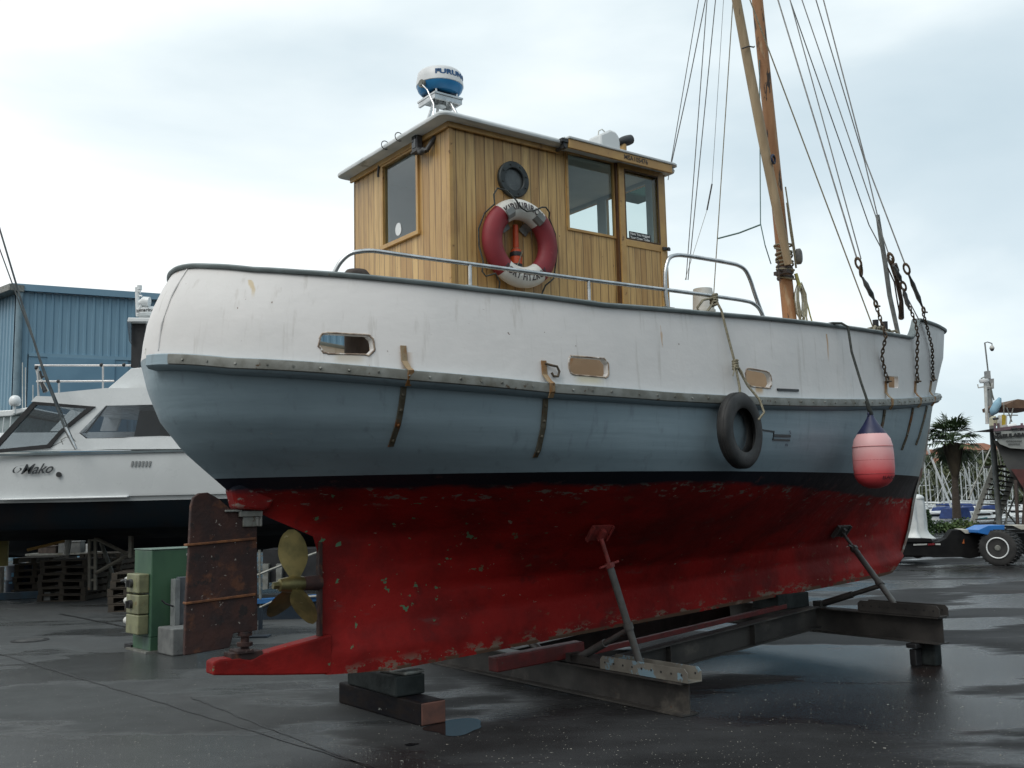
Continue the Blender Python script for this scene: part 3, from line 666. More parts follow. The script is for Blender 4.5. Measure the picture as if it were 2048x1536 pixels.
roofm = pm('painted_roof', (.62, .64, .64), (.50, .53, .53), 4, .45, spots=[((.30, .31, .30), 5, .62, .1)])
roof = g.build('roof', roofm, B, smooth=35)
g = G(); g.prism([(1.16, -.965, 4.522), (2.36, -.965, 4.522), (2.40, -.95, 4.522), (2.42, -.93, 4.522), (2.42, -.70, 4.522), (1.16, -.70, 4.522)], (0, 0, .022))
g.prism([(1.16, -.90, 4.5445), (2.36, -.90, 4.5445), (2.38, -.70, 4.5445), (1.16, -.70, 4.5445)], (0, 0, .012))
g.build('door_hood', roofm, roof, bevel=.006)
# header board over the sliding door, with the registration
hd = G().box(1.165, 2.335, -.955, -.935, 4.447, 4.521).box(1.165, 2.335, -.9345, -.803, 4.505, 4.521).build('header_board', M['trim'], B, bevel=.004)
for tx_, xx_ in (('MSA', 1.815), ('105476', 1.955)): text(tx_, .056, 'registration', pm('faded_black_letter', (.035, .03, .028), (.07, .05, .035), 40, .6), hd, frame((xx_, -.9565, 4.486), (1, 0, 0), (0, -1, 0)), .0008, bold=.001)
g = G(); g.box(1.10, 1.165, -.95, -.80, 4.49, 4.52).box(1.12, 1.15, -.94, -.90, 4.44, 4.49).cyl((1.135, -.95, 4.455), (1.135, -.80, 4.455), .014)
g.build('slide_bracket', M['darkpl'], hd)
# window set in the side wall
def wframe(x0, x1, z0, z1, w, y0, y1, nm, par, mat):
    o = G().box(x0-w, x1+w, y0, y1, z1, z1+w).box(x0-w, x1+w, y0, y1, z0-w, z0).box(x0-w, x0, y0, y1, z0, z1).box(x1, x1+w, y0, y1, z0, z1).build(nm, mat, par, bevel=.003); return o
win = wframe(w1[0], w1[1]-.02, w1[2], w1[3], .022, -.812, -.772, 'window_frame', B, M['trim'])
G().box(w1[0], w1[1]-.02, -.790, -.786, w1[2], w1[3]).build('glass', M['glass'], win)
# sliding door, proud of the wall
dfr = G()
dfr.box(1.795, 1.856, -.850, -.815, 2.95, 4.475).box(2.262, 2.325, -.850, -.815, 2.95, 4.475).box(1.856, 2.262, -.850, -.815, 4.432, 4.475).box(1.856, 2.262, -.850, -.815, 3.755, 3.815)
door = dfr.build('door', M['trim'], B, bevel=.004)
G().box(1.8565, 2.2615, -.842, -.820, 2.96, 3.7545).build('door_panel', m_planks('door_planks', .0665, tone=.97), door)
G().box(1.857, 2.261, -.836, -.831, 3.816, 4.431).build('glass', M['glass'], door)
wframe(1.868, 2.25, 3.828, 4.42, .011, -.8505, -.838, 'glazing_bead', door, pm('dark_bead', (.10, .055, .025), None, 5, .5))
G().box(2.275, 2.36, -.868, -.8505, 3.775, 3.80).cyl((2.325, -.868, 3.787), (2.325, -.885, 3.787), .014).build('hasp', M['darkpl'], door)
st = G().box(1.90, 2.155, -.8385, -.8365, 3.822, 3.893).build('sticker', pm('black_sticker', (.01, .01, .012), None, 5, .4), door)
stm = pm('sticker_lettering', (.75, .75, .72), (.7, .7, .68), 5, .5)
for s_, z in (('Have You Hugged', 3.874), ('Your Crew Today', 3.841)):
    text(s_, .031, 'sticker_text', stm, door, frame((2.0275, -.8393, z), (1, 0, 0), (0, -1, 0)), .0003, bold=.0008)
# solid dark strip for the gap behind the door where the wall runs on, and bottom runner
G().box(1.775, 1.7945, -.835, -.803, 2.95, 4.47).build('door_gap_strip', pm('door_gap_dark', (.12, .055, .02), (.07, .03, .012), 5, .5), B)
# after window
fr = G()
fr.box(CX0-.020, CX0-.0005, wa[0]-.03, wa[1]+.03, wa[3], wa[3]+.018).box(CX0-.026, CX0-.0005, wa[0]-.04, wa[1]+.04, wa[2]-.035, wa[2]).box(CX0-.020, CX0-.0005, wa[0]-.03, wa[0], wa[2], wa[3]).box(CX0-.020, CX0-.0005, wa[1], wa[1]+.03, wa[2], wa[3])
fr = fr.build('window_frame', M['trim'], B, bevel=.003)
G().box(CX0+.006, CX0+.010, wa[0], wa[1], wa[2], wa[3]).build('glass', m_glass('rear_cabin_glass', (.80, .85, .87), .05), fr)
# fruit-shaped window sticker
ap = []
for i in range(40):
    t = 2*PI*i/40; r = .052*(1+.10*math.cos(2*t+.3)); p_ = (r*math.cos(t)*.86, r*math.sin(t)*1.12)
    ap.append(p_)
ap = [p for p in ap if (p[0]-.056)**2+(p[1]-.012)**2 > .023**2]
G().prism([(CX0+.005, -.02-p[0], 3.84+p[1]) for p in ap], (-.0012, 0, 0)).build('sticker', M['white'], fr)
# inside: console, wheel, seat back, shelf  (seen dimly through the panes)
insm = pm('console_dark', (.06, .065, .07), (.09, .09, .09), 5, .5)
G().box(1.75, 2.30, -.55, .65, 3.0, 3.72).box(1.95, 2.25, -.2, .2, 3.72, 3.95).build('console', insm, B, bevel=.03)
w_ = G().torus(.20, .015, frame((1.66, .05, 3.75), (0, 1, 0), (-1, 0, .3)), 28, 8)
for k in range(6):
    a = k*PI/3; w_.cyl((1.66, .05, 3.75), (1.66+.06*math.sin(a), .05+.2*math.cos(a), 3.75+.19*math.sin(a)), .008)
w_.build('steering_wheel', M['wooddark'], B, smooth=40)
G().box(.40, .46, -.7, -.2, 3.0, 4.08).box(.40, .85, -.7, -.2, 3.25, 3.32).build('helm_seat', insm, B, bevel=.02)
G().box(.20, .38, -.74, -.58, 3.4, 4.12).build('locker', M['lining'], B, bevel=.01)
G().box(.20, 1.2, .40, .68, 3.5, 3.62).build('shelf', M['offwhite'], B, bevel=.01)
# porthole
pmz = pm('porthole_metal', (.075, .085, .085), (.045, .05, .05), 8, .5, .5)
T = frame((.70, -.80, 4.135), (1, 0, 0), (0, -1, 0))
pr = [(.090, .004), (.090, .028), (.096, .034), (.138, .034), (.146, .026), (.146, 0)]
gp = G().lathe(pr, 36, T, caps=False)
for k in range(8):
    a = k*PI/4+.3; c_ = T @ Vector((.118*math.cos(a), .118*math.sin(a), .034)); gp.cyl(c_, c_+Vector((0, -.007, 0)), .0085, .006, 8)
po = gp.build('porthole', pmz, B, smooth=30)
G().lathe([(.0895, .004), (.0895, .008)], 36, T).build('glass', pm('porthole_pane', (.10, .11, .11), (.07, .08, .08), 9, .25, 0), po)
# dome aerial on its tripod
R_ = thing.__call__ if 0 else None
T = Matrix.Translation((.50, -.08, 0))
rad = G().lathe([(.09, 5.025), (.155, 5.04), (.186, 5.075), (.196, 5.105)], 40, T).build('radar', pm('radar_blue', (.03, .22, .46), (.025, .18, .40), 5, .35), B, smooth=35)
G().lathe([(.1965, 5.1055), (.200, 5.11), (.196, 5.155), (.187, 5.212), (.168, 5.233), (.11, 5.243), (.0, 5.246)], 40, T, caps=False).build('radome', pm('radar_white', (.70, .71, .71), (.62, .63, .63), 5, .4), rad, smooth=40)
def wrap(p):   # lettering wrapped round the dome, facing the quarter
    a = -1.50+p.x/.196; r = .1935+p.z
    return (.50+r*math.cos(a), -.08+r*math.sin(a), 5.168+p.y)
text('FURUNO', .056, 'lettering', pm('letter_blue', (.02, .10, .25), None, 4, .5), rad, None, .004, warp=wrap, sx=1.45, bold=.0022)
g = G().box(.36, .64, -.22, .06, 4.985, 5.00).box(.365, .385, -.21, .05, 4.945, 4.985).box(.615, .635, -.21, .05, 4.945, 4.985).box(.385, .615, -.21, -.19, 4.945, 4.985)
for a in (0, PI/2, PI, 3*PI/2): g.cyl((.5+.14*math.cos(a+.78), -.08+.14*math.sin(a+.78), 4.985), (.5+.14*math.cos(a+.78), -.08+.14*math.sin(a+.78), 5.05), .012)
g.cyl((.5, -.08, 4.94), (.5, -.08, 5.03), .05)
g.build('radar_bracket', M['steel'], rad)
for (a, b_) in ((.18, -.30), (.60, -.42), (.62, .25)):
    G().cyl((a, b_, 4.53), (.5+(a-.5)*.25, -.08+(b_+.08)*.25, 4.985), .013).build('radar_leg', M['steel'], rad, smooth=40)
G().cyl((.308, -.12, 5.08), (.288, -.125, 5.08), .034, .034, 16).cyl((.288, -.125, 5.08), (.282, -.127, 5.08), .02).build('cable_gland', M['galv'], rad, smooth=40)
G().tube([(.292, -.13, 5.07), (.30, -.20, 5.0), (.31, -.28, 4.85), (.27, -.33, 4.60), (.22, -.36, 4.54)], .006, 6).build('cable', M['steel'], rad)
# roof fittings
T = Matrix.Translation((2.12, -.38, 0))
G().tube([(2.005, -.375, 4.915), (2.01, -.375, 4.95), (2.05, -.375, 4.975), (2.09, -.375, 4.955)], .006, 6).build('can_handle', M['offwhite'], B)
grn = pm('green_canvas', (.03, .09, .06), (.02, .06, .04), 5, .8)
G().prism([(2.30, -.10, 4.54), (2.95, -.10, 4.54), (2.95, -.10, 4.72), (2.42, -.10, 5.0), (2.30, -.10, 4.98)], (0, .22, 0)).build('canvas_cover', grn, B, bevel=.02)
G().cyl((2.66, .0, 4.7), (2.66, .0, 5.08), .034).build('exhaust_stack', M['trim'], B, smooth=40)
G().tube([(2.60, 0, 5.085), (2.66, 0, 5.10), (2.72, 0, 5.125), (2.765, 0, 5.145)], [.03, .05, .052, .048], 12).build('stack_cowl', M['darkpl'], B, smooth=40)
G().ball((2.43, -.0, 5.04), .035).build('cover_knob', M['darkpl'], B, smooth=40)
# floodlight at the after corner of the roof
g = G().box(.035, .085, -.465, -.38, 4.36, 4.525).prism([(.02, -.475, 4.525), (.10, -.475, 4.525), (.09, -.475, 4.555), (.03, -.475, 4.555)], (0, .105, 0))
g.box(.028, .092, -.472, -.373, 4.345, 4.36)
fl = g.build('floodlight', pm('weathered_black_plastic', (.045, .045, .05), (.10, .10, .10), 22, .5), B, bevel=.006)
G().box(.030, .034, -.45, -.395, 4.38, 4.51).build('lens', M['glassdark'], fl)
G().tube([(.06, -.46, 4.36), (.05, -.50, 4.325), (.05, -.54, 4.335), (.06, -.56, 4.32)], [.026, .024, .022, .02], 8).tube([(.06, -.56, 4.32), (.09, -.58, 4.38), (.12, -.60, 4.43)], .02, 8).build('floodlight_arm', M['darkpl'], fl, smooth=50)
for yy in (-.28, -.06): G().torus(.035, .004, frame((-.018, yy, 4.507), (1, 0, 0), (0, 1, 0)), 16, 6).build('roof_tie', M['darkpl'], roof)
G().tube([(.092, .245, 4.45), (.085, .25, 4.37), (.09, .252, 4.35)], .011, 6).build('hook', M['darkpl'], B)

# ---------------- handrails
lowr = [(-.906, -.93, 3.165), (-.876, -.955, 3.238), (-.817, -.985, 3.305), (-.70, -1.04, 3.329), (-.4, -1.15, 3.298), (-.035, -1.27, 3.269), (.45, -1.37, 3.246), (.904, -1.437, 3.232), (1.3, -1.47, 3.230), (1.67, -1.486, 3.233), (2.1, -1.487, 3.239), (2.513, -1.485, 3.242), (2.66, -1.482, 3.238), (2.75, -1.480, 3.205), (2.83, -1.474, 3.104)]
hr = G().tube(round_path(lowr, .08, 4), .0155, 10).build('handrail', M['steel'], B, smooth=60)
for p in ((-.906, -.935, 3.160), (2.83, -1.474, 3.108)): G().box(p[0]-.055, p[0]+.055, p[1]-.03, p[1]+.03, p[2]-.02, p[2]-.004).build('rail_foot', M['galv'], hr, bevel=.003)
for u, zt in ((-.035, 3.262), (.904, 3.225)):
    z0 = zs(u)+.018; y_ = -hb(3, u)+.03; y2 = [-1.27, -1.437][u > 0]
    G().cyl((u, y2, zt), (u, y2, z0), .012).box(u-.05, u+.05, y2-.025, y2+.025, z0, z0+.008).build('rail_post', M['steel'], hr, smooth=40)
hoop = [(1.661, -1.486, 3.085), (1.643, -1.486, 3.23), (1.652, -1.486, 3.389), (1.70, -1.487, 3.50), (1.80, -1.488, 3.530), (1.934, -1.49, 3.536), (2.3, -1.487, 3.541), (2.50, -1.484, 3.540), (2.60, -1.483, 3.515), (2.66, -1.482, 3.43), (2.713, -1.479, 3.306), (2.80, -1.476, 3.14), (2.80, -1.476, 3.12)]
h2 = G().tube(round_path(hoop, .10, 4), .0165, 10).build('rail_hoop', M['steel'], B, smooth=60)
G().box(1.60, 1.72, -1.51, -1.46, 3.082, 3.095).build('rail_foot', M['galv'], h2, bevel=.003)

# ---------------- chainplates on the hull
def strap(pts, w, th, mat, nm, bolts=()):
    g = G(); P = [Vector(p) for p in pts]; rows = []
    for i, p in enumerate(P):
        d = (P[min(i+1, len(P)-1)]-P[max(i-1, 0)]); d.y = 0; d.normalize(); s_ = Vector((d.z, 0, -d.x))*w/2
        rows.append([p-s_, p+s_, p+s_+Vector((0, -th, 0)), p-s_+Vector((0, -th, 0))])
    g.grid(rows, closed=True); g.f.append((0, 1, 2, 3)); k = (len(P)-1)*4; g.f.append((k, k+1, k+2, k+3))
    for b_ in bolts:
        p = Vector(b_); g.ball((p.x, p.y-th, p.z), .013, .009, .013, 8, 6)
    return g.build(nm, mat, B)
def hull_strap(ut, zt, ub_, zb, off=.004, w=.042, mat='galvrust', topm='rustbar', nb=4):
    zc = zr((ut+ub_)/2); fu = lambda z: ut+(ub_-ut)*max(0, (zt-z)/(zt-zb))**1.3 if zt > z else ut
    up_ = [HP(fu(z), z, .004) for z in (zt, zc+.07)]+[HP(fu(zc+.02), zc+.02, .045), HP(fu(zc), zc, .078), HP(fu(zc-.06), zc-.06, .080), HP(fu(zc-.10), zc-.10, .06)]
    a = strap(up_, w, .010, M[topm], 'chainplate')
    lo = [HP(fu(z), z, .003) for z in [zc-.10-(zc-.10-zb)*i/8 for i in range(9)]]
    bz = [zc-.15-(zc-.19-zb)*i/(nb-1) for i in range(nb)]
    strap(lo, w, .011, M[mat], 'chainplate', [HP(fu(z), z, .003) for z in bz])
hull_strap(-.54, 2.665, -.50, 2.01)
hull_strap(.45, 2.60, .49, 1.93)
hull_strap(4.87, 2.72, 4.78, 2.0, w=.032)
hull_strap(5.80, 2.80, 5.68, 2.08, w=.032)
hull_strap(6.57, 2.88, 6.30, 2.16, w=.032)
G().tube([HP(.46, 2.58, .01), HP(.50, 2.565, .03), HP(.54, 2.56, .03), HP(.56, 2.525, .025), HP(.55, 2.49, .02), HP(.515, 2.49, .02), HP(.50, 2.515, .02)], .009, 8).build('hook', M['chain'], B, smooth=50)
G().prism([tuple(HP(u, z, .003)) for u, z in ((2.86, 2.497), (3.17, 2.507), (3.17, 2.527), (2.86, 2.517))], (0, -.008, 0)).build('vent_slot', M['black'], B)
# small painted mark beside the tyre
mk = M['black']
g = G()
def hbar(u0, z0, u1, z1, w=.012):
    d = Vector((u1-u0, 0, z1-z0)).normalized(); s_ = Vector((d.z, 0, -d.x))*w/2
    a, b_ = HP(u0, z0, .0025), HP(u1, z1, .0025); g.prism([a-s_, b_-s_, b_+s_, a+s_], (0, -.002, 0))
hbar(2.62, 2.165, 2.815, 2.155); hbar(2.81, 2.16, 2.81, 2.085); hbar(2.81, 2.125, 3.06, 2.125, .02); hbar(2.805, 2.09, 3.06, 2.09, .014)
g.build('painted_mark', mk, B)
fm = pm('faded_letter', (.06, .07, .10), None, 5, .5)
for ch, u, z in (('E', 2.585, 2.195), ('S', 3.045, 2.155), ('W', 3.02, 2.052)):
    text(ch, .045, 'painted_mark', fm, B, frame(HP(u, z, .004), (1, -.08, 0), (.08, -1, .12)), .0006)
G().prism([(x_-.05, y_, z_+(.05 if z_ > 4.6 else 0)) for x_, y_, z_ in [(2.00, -.46, 4.54), (2.245, -.46, 4.54), (2.245, -.46, 4.80), (2.235, -.46, 4.855), (2.20, -.46, 4.895), (2.13, -.46, 4.905), (2.06, -.46, 4.865), (2.0, -.46, 4.835)]], (0, .17, 0)).build('fuel_can', pm('translucent_white_plastic', (.66, .68, .68), (.60, .62, .62), 3, .35), B, bevel=.02, smooth=40)
# ------------------------------------------------------------------ mast, boom and rigging
def pb(px, py, y):                                                  # sight line met in the boat's lengthwise plane y
    o = Vector((0, 0, EYE)); d = at(px, py, 1)-o; q = o-BP
    t = (y-q.dot(EY))/d.dot(EY); p = q+d*t; return Vector((p.dot(EU), p.dot(EY), p.z))
random.seed(11)
mp_ = [(5.13+(.0-.068)*(z-2.6)+random.uniform(-.003, .003), 0, z) for z in [2.6, 3.2, 3.8, 4.4, 5.0, 6.0, 7.0, 8.0, 9.0, 10.6]]
mast = G().tube(mp_, [.082, .078, .074, .072, .070, .066, .062, .058, .054, .045], 20).build('mast', M['mast'], B, smooth=60)
bo0, bo1 = Vector((4.93, -.13, 4.13)), Vector((4.33, -.10, 7.06)); dd = bo1-bo0
boom = G().tube([bo0+dd*t+Vector((-.02*math.sin(t*3), 0, 0)) for t in (0, .25, .5, .75, 1.0, 1.35)], [.043, .051, .053, .052, .049, .044], 16).build('boom', M['boom'], B, smooth=60)
c_ = bo0+dd*.80; G().tube([c_+Vector((-.11, -.03, -.03)), c_+Vector((-.04, -.07, 0)), c_+Vector((.04, -.07, .01)), c_+Vector((.10, -.03, .05))], .008, 6).build('boom_cleat', M['darkpl'], boom)
c_ = bo0+dd*.385+Vector((0, -.07, 0)); G().torus(.045, .013, frame(c_, (1, 0, 0), (.3, -1, 0)), 18, 8).build('boom_shackle', pm('blue_tape', (.015, .025, .07), (.03, .03, .04), 20, .6), boom)
g = G()
for z, r in ((4.12, .088), (4.07, .082), (4.02, .09)): g.lathe([(r, z-.018), (r+.006, z), (r, z+.018)], 18, Matrix.Translation((5.13-.068*(z-2.6), 0, 0)))
g.box(4.86, 4.93, -.16, .02, 4.03, 4.07).cyl((4.80, -.10, 3.95), (4.80, -.10, 4.17), .006).cyl((4.80, -.10, 4.06), (4.93, -.07, 4.06), .013)
G_ = g.build('mast_band', pm('dark_iron', (.05, .043, .04), (.09, .07, .06), 14, .6, .5), mast, smooth=40)
g = G(); random.seed(2)
for k in range(9):
    z = 4.02+.045*k; r = .082+random.uniform(0, .014); g.torus(r, .011, Matrix.Translation((5.035-.068*(z-4.0), -.01, z)) @ Matrix.Rotation(random.uniform(-.35, .35), 4, 'X'), 20, 6)
g.tube([(5.02, -.09, 4.85), (5.03, -.11, 4.5), (5.06, -.12, 4.25), (5.10, -.10, 4.12)], .011, 6).tube([(4.93, -.15, 5.0), (5.0, -.14, 4.6), (5.07, -.12, 4.3)], .009, 6)
g.build('lashing', M['rope'], mast)
blk = G().lathe([(0, -.035), (.045, -.035), (.062, -.02), (.062, .02), (.045, .035), (0, .035)], 16, frame((5.13, -.12, 4.25), (1, 0, 0), (.4, -1, 0)) @ Matrix.Diagonal((.75, 1.45, 1, 1)), caps=False).build('pulley_block', pm('grey_block', (.14, .14, .13), (.08, .08, .08), 12, .6), mast, smooth=40)
# coiled line hanging on the mast
co = G(); random.seed(5)
for k in range(7):
    w_ = .055+random.uniform(-.012, .015); x_ = 5.15+random.uniform(-.02, .03)+.0; y_ = -.08-random.uniform(0, .035); top = 3.96; bt = 3.50+random.uniform(-.02, .07)
    co.tube([(x_, y_, top), (x_-w_, y_, top-.12), (x_-w_*1.1, y_, (top+bt)/2), (x_-w_*.7, y_, bt+.05), (x_, y_, bt), (x_+w_*.7, y_, bt+.05), (x_+w_*1.1, y_, (top+bt)/2), (x_+w_, y_, top-.12)], .0085, 6, closed=True)
co.build('rope_coil', pm('pale_line', (.40, .38, .28), (.28, .27, .2), 40, .9), mast, smooth=60)
G().tube([(5.10, -.09, 4.06), (5.12, -.10, 3.97), (5.14, -.10, 3.9)], .02, 6).tube([(5.22, -.10, 3.85), (5.27, -.10, 3.7), (5.30, -.1, 3.60), (5.35, -.1, 3.48), (5.30, -.1, 3.44), (5.25, -.1, 3.50), (5.22, -.1, 3.62)], .009, 6).build('rope_tail', M['ropeyellow'], mast)
# wires: (lower px, lower y plane, upper px at the top edge of frame) extended to the masthead
def wire(lo, yl, hx, yt, r=.006, nm='shroud', mat='wire', ext=1.6, mid=None):
    a = pb(lo[0], lo[1], yl); b_ = pb(hx, 0, yt)
    top = a+(b_-a)*ext; P = [a, b_, top]
    if mid: P = [a, pb(mid[0], mid[1], yl+(yt-yl)*mid[2]), b_, top]
    return G().tube(P, r, 6).build(nm, M[mat], B)
wire((1750, 665), -.9, 1500, -.35, .007, 'halyard', 'rope')
wire((1714, 518), -1.42, 1556, -.62, .0075)
wire((1722, 518), -1.42, 1580, -.60, .006)
wire((1838, 640), -1.1, 1580, -.55, .006, mid=(1738, 450, .55))
wire((1780, 516), -1.22, 1604, -.5, .006, ext=1.5)
wire((1757, 440), -1.1, 1632, -.5, .007, mid=(1728, 318, .35))
wire((1811, 531), -1.23, 1647, -.5, .007, mid=(1730, 318, .50))
wire((1340, 340), 1.05, 1411, .5, .006, mid=(1376, 176, .5))
wire((1372, 560), 1.25, 1414, .55, .006)
wire((1336, 360), 1.1, 1397, .5, .005)
wire((1376, 560), 1.2, 1431, .5, .006)
w_ = wire((1424, 640), .6, 1466, .3, .0065, 'halyard', 'rope')
wire((1424, 368), .7, 1447, .3, .003, 'flag_line')
ln = G().tube([pb(1424, 368, .7), pb(1414, 420, .75)], .010, 6).build('turnbuckle', M['darkpl'], B)
G().tube([pb(1414, 420, .75), pb(1370, 560, 1.0)], .0028, 5).build('flag_line', M['rope'], B)
G().tube([pb(1436, 477, .3), pb(1478, 466, .1), pb(1522, 449, -.1)], .009, 6).tube([pb(1519, 120, 0), pb(1520, 300, -.06), pb(1521, 447, -.1), pb(1530, 490, -.15), pb(1542, 528, -.12)], .006, 6).build('lanyard', pm('green_cord', (.12, .20, .19), None, 30, .8), B)
# furled spar and tackle ahead of the mast
G().tube([pb(1755, 430, -.4), pb(1761, 470, -.4), pb(1771, 530, -.4), pb(1779, 590, -.4), pb(1790, 640, -.4), pb(1797, 672, -.4)], [.022, .026, .027, .026, .025, .024], 10).build('furled_stay', pm('grey_canvas', (.17, .185, .18), (.11, .12, .12), 10, .8), B, smooth=60)
# chains
def chain(pts, link=.042, r=.0065, nm='chain', mat='chain'):
    g = G(); P = [Vector(p) for p in pts]; seg = [(P[i+1]-P[i]).length for i in range(len(P)-1)]; L_ = sum(seg); n_ = int(L_/link)
    def pos(s):
        for i, q_ in enumerate(seg):
            if s <= q_ or i == len(seg)-1: return P[i]+(P[i+1]-P[i])*(s/q_)
            s -= q_
    for k in range(n_):
        a = pos((k+.5)*L_/n_); d = (pos(min(L_, (k+.7)*L_/n_))-pos(max(0, (k+.3)*L_/n_))).normalized()
        nz = Vector((0, -1, 0)) if k % 2 else Vector((1, 0, 0)); nz = (nz-d*nz.dot(d)+Vector((.25, 0, 0))).normalized()
        g.torus(link*.40, r, frame(a, d, nz) @ Matrix.Diagonal((1.62, 1, 1, 1)), 12, 5)
    return g.build(nm, M[mat], B, smooth=70)
def shackle(p, d, s=.045):
    g = G(); p = Vector(p); d = Vector(d).normalized()
    g.torus(s*.55, .010, frame(p, d, (0, -1, 0)) @ Matrix.Diagonal((1.3, 1, 1, 1)), 14, 6); g.cyl(p+Vector((-s*.9, -.01, -s*.45)), p+Vector((s*1.1, -.01, -s*.45)), .009, n=6)
    return g.build('shackle', M['chain'], B, smooth=60)
def bottle(a, b_):
    a, b_ = Vector(a), Vector(b_); d = b_-a; return G().tube([a, a+d*.12, a+d*.3, a+d*.5, a+d*.72, a+d*.9, b_], [.011, .013, .024, .021, .025, .013, .011], 10).build('turnbuckle', pm('taped_bottlescrew', (.05, .055, .06), (.17, .18, .18), 9, .6, .2), B, smooth=60)
c1 = [(4.25, -1.44, 3.82), (4.30, -1.44, 3.72)]; chain(c1+[(4.315, -1.43, 3.68)], .075, .011); bottle((4.33, -1.43, 3.66), (4.535, -1.41, 3.46)); shackle((4.55, -1.41, 3.43), (.3, 0, -1))
chain([(4.56, -1.41, 3.40), (4.62, -1.42, 3.22), (4.655, -1.425, 3.12), (4.72, HY(4.72, 2.95, .03), 2.95), (4.84, HY(4.84, 2.76, .025), 2.76)]); shackle((4.86, HY(4.86, 2.73, .03), 2.735), (0, 0, -1), .04)
chain([(5.02, -1.28, 4.03), (5.10, -1.28, 3.92)], .07, .012); bottle((5.10, -1.28, 3.90), (5.27, -1.25, 3.76)); chain([(5.27, -1.25, 3.76), (5.34, -1.24, 3.68)], .07, .011); bottle((5.32, -1.23, 3.70), (5.42, -1.22, 3.50))
chain([(5.40, -1.235, 3.52), (5.55, -1.20, 3.38), (5.66, -1.15, 3.25), (5.72, HY(5.72, 3.05, .03), 3.05), (5.79, HY(5.79, 2.84, .025), 2.84)]); shackle((5.80, HY(5.8, 2.81, .03), 2.815), (0, 0, -1), .04)
chain([(5.36, -1.24, 3.97), (5.46, -1.22, 3.86)], .085, .011); bottle((5.46, -1.22, 3.86), (5.78, -1.15, 3.575)); shackle((5.82, -1.14, 3.54), (.3, 0, -1))
chain([(5.84, -1.12, 3.51), (6.02, -1.04, 3.43), (6.12, HY(6.12, 3.3, .03), 3.36), (6.30, HY(6.3, 3.2, .03), 3.2), (6.55, HY(6.55, 2.93, .025), 2.93)]); shackle((6.57, HY(6.57, 2.9, .03), 2.905), (0, 0, -1), .04)
G().tube([(5.14, -1.22, 3.96), (5.30, -1.18, 3.80), (5.45, -1.12, 3.60), (5.62, -1.0, 3.46)], [.016, .024, .022, .03], 8).tube([(5.17, -1.22, 4.0), (5.28, -1.2, 3.85), (5.36, -1.18, 3.66), (5.50, -1.1, 3.50)], .008, 6).tube([(5.12, -1.2, 3.9), (5.22, -1.2, 3.76), (5.33, -1.15, 3.58), (5.52, -1.05, 3.46)], .008, 6).tube([(5.16, -1.25, 3.93), (5.2, -1.24, 3.87), (5.26, -1.2, 3.84)], [.03, .035, .02], 8).build('tackle_bundle', M['wooddark'], B, smooth=60)
g = G(); random.seed(8)
for k in range(14):
    x_ = 4.80+random.uniform(0, .55); a_ = random.uniform(-.6, .6); y0_ = -hb(3, x_)+.12
    g.tube([(x_-.16, y0_-.06, zs(x_)+.01), (x_-.05, y0_+random.uniform(-.04, .06), zs(x_)+.05+random.uniform(0, .05)), (x_+.07, y0_+a_*.05, zs(x_)+.05+random.uniform(0, .04)), (x_+.17, y0_-.02, zs(x_)+.01)], .014, 6)
rl = g.build('piled_rope', M['rope'], B, smooth=60)
for u in (4.93, 5.16): G().cyl((u, -hb(3, u)+.12, zs(u)-.02), (u, -hb(3, u)+.12, zs(u)+.16), .026, .03, 10).build('samson_post', M['black'], B, smooth=40)

# ------------------------------------------------------------------ things hung on or set aboard the boat
# lifebuoy on the wheelhouse side
RC = Vector((.700, -.885, 3.605)); LO = WB(*RC)
lb = thing('lifebuoy', 'red and white lifebuoy ring hung on the varnished side of the wheelhouse', 'lifebuoy', LO, BA)
TF = frame((0, 0, 0), (1, 0, 0), (0, -1, 0))
rw = pm('lifebuoy_white', (.72, .71, .66), (.62, .60, .55), 5, .55, spots=[((.30, .30, .26), 9, .66, .06)]); rr = pm('lifebuoy_red', (.26, .022, .030), (.20, .018, .026), 4, .6, spots=[((.35, .10, .09), 14, .68, .05)])
R0, R1 = .268, .084; d2 = math.radians
body = G().torus(R0, R1-.002, TF, 64, 20, d2(48), d2(132), sq=.8).build('white_band', rw, lb, smooth=60)
G().torus(R0, R1-.002, TF, 64, 20, d2(232), d2(308), sq=.8).build('white_band', rw, lb, smooth=60)
G().torus(R0, R1, TF, 64, 20, d2(132), d2(232), sq=.8).build('red_band', rr, lb, smooth=60)
G().torus(R0, R1, TF, 64, 20, d2(-52), d2(48), sq=.8).build('red_band', rr, lb, smooth=60)
ink = pm('lifebuoy_lettering', (.05, .035, .04), None, 5, .6)
def ringtext(body_, size, mid, sgn_, sx=1.0):
    def wp(p):
        rho = R0+.012+(p.y if sgn_ > 0 else -p.y)*1.0; a = mid-p.x/(R0+.02) if sgn_ > 0 else mid+p.x/(R0+.02)
        h = R1*.8*math.sqrt(max(.02, 1-((rho-R0)/R1)**2))+.0022+p.z
        return TF @ Vector((rho*math.cos(a), rho*math.sin(a), h))
    text(body_, size, 'lettering', ink, lb, None, .0006, warp=wp, sx=sx, bold=.0010, space=1.06)
ringtext('KIRIKIRIROA', .080, PI/2, 1, .86); ringtext('PORT FITZROY', .074, -PI/2+.02, -1, .84)
gl_ = G()
def rp(a, rho, h): return TF @ Vector((rho*math.cos(d2(a)), rho*math.sin(d2(a)), h))
gl_.tube([rp(134, .37, .03), rp(128, .43, .03), rp(119, .455, .02), rp(112, .41, .05), rp(108, .33, .085), rp(100, .255, .09), rp(88, .235, .085), rp(74, .26, .09), rp(62, .33, .09), rp(55, .375, .06), rp(46, .395, .03), rp(41, .375, .01)], .0065, 6)
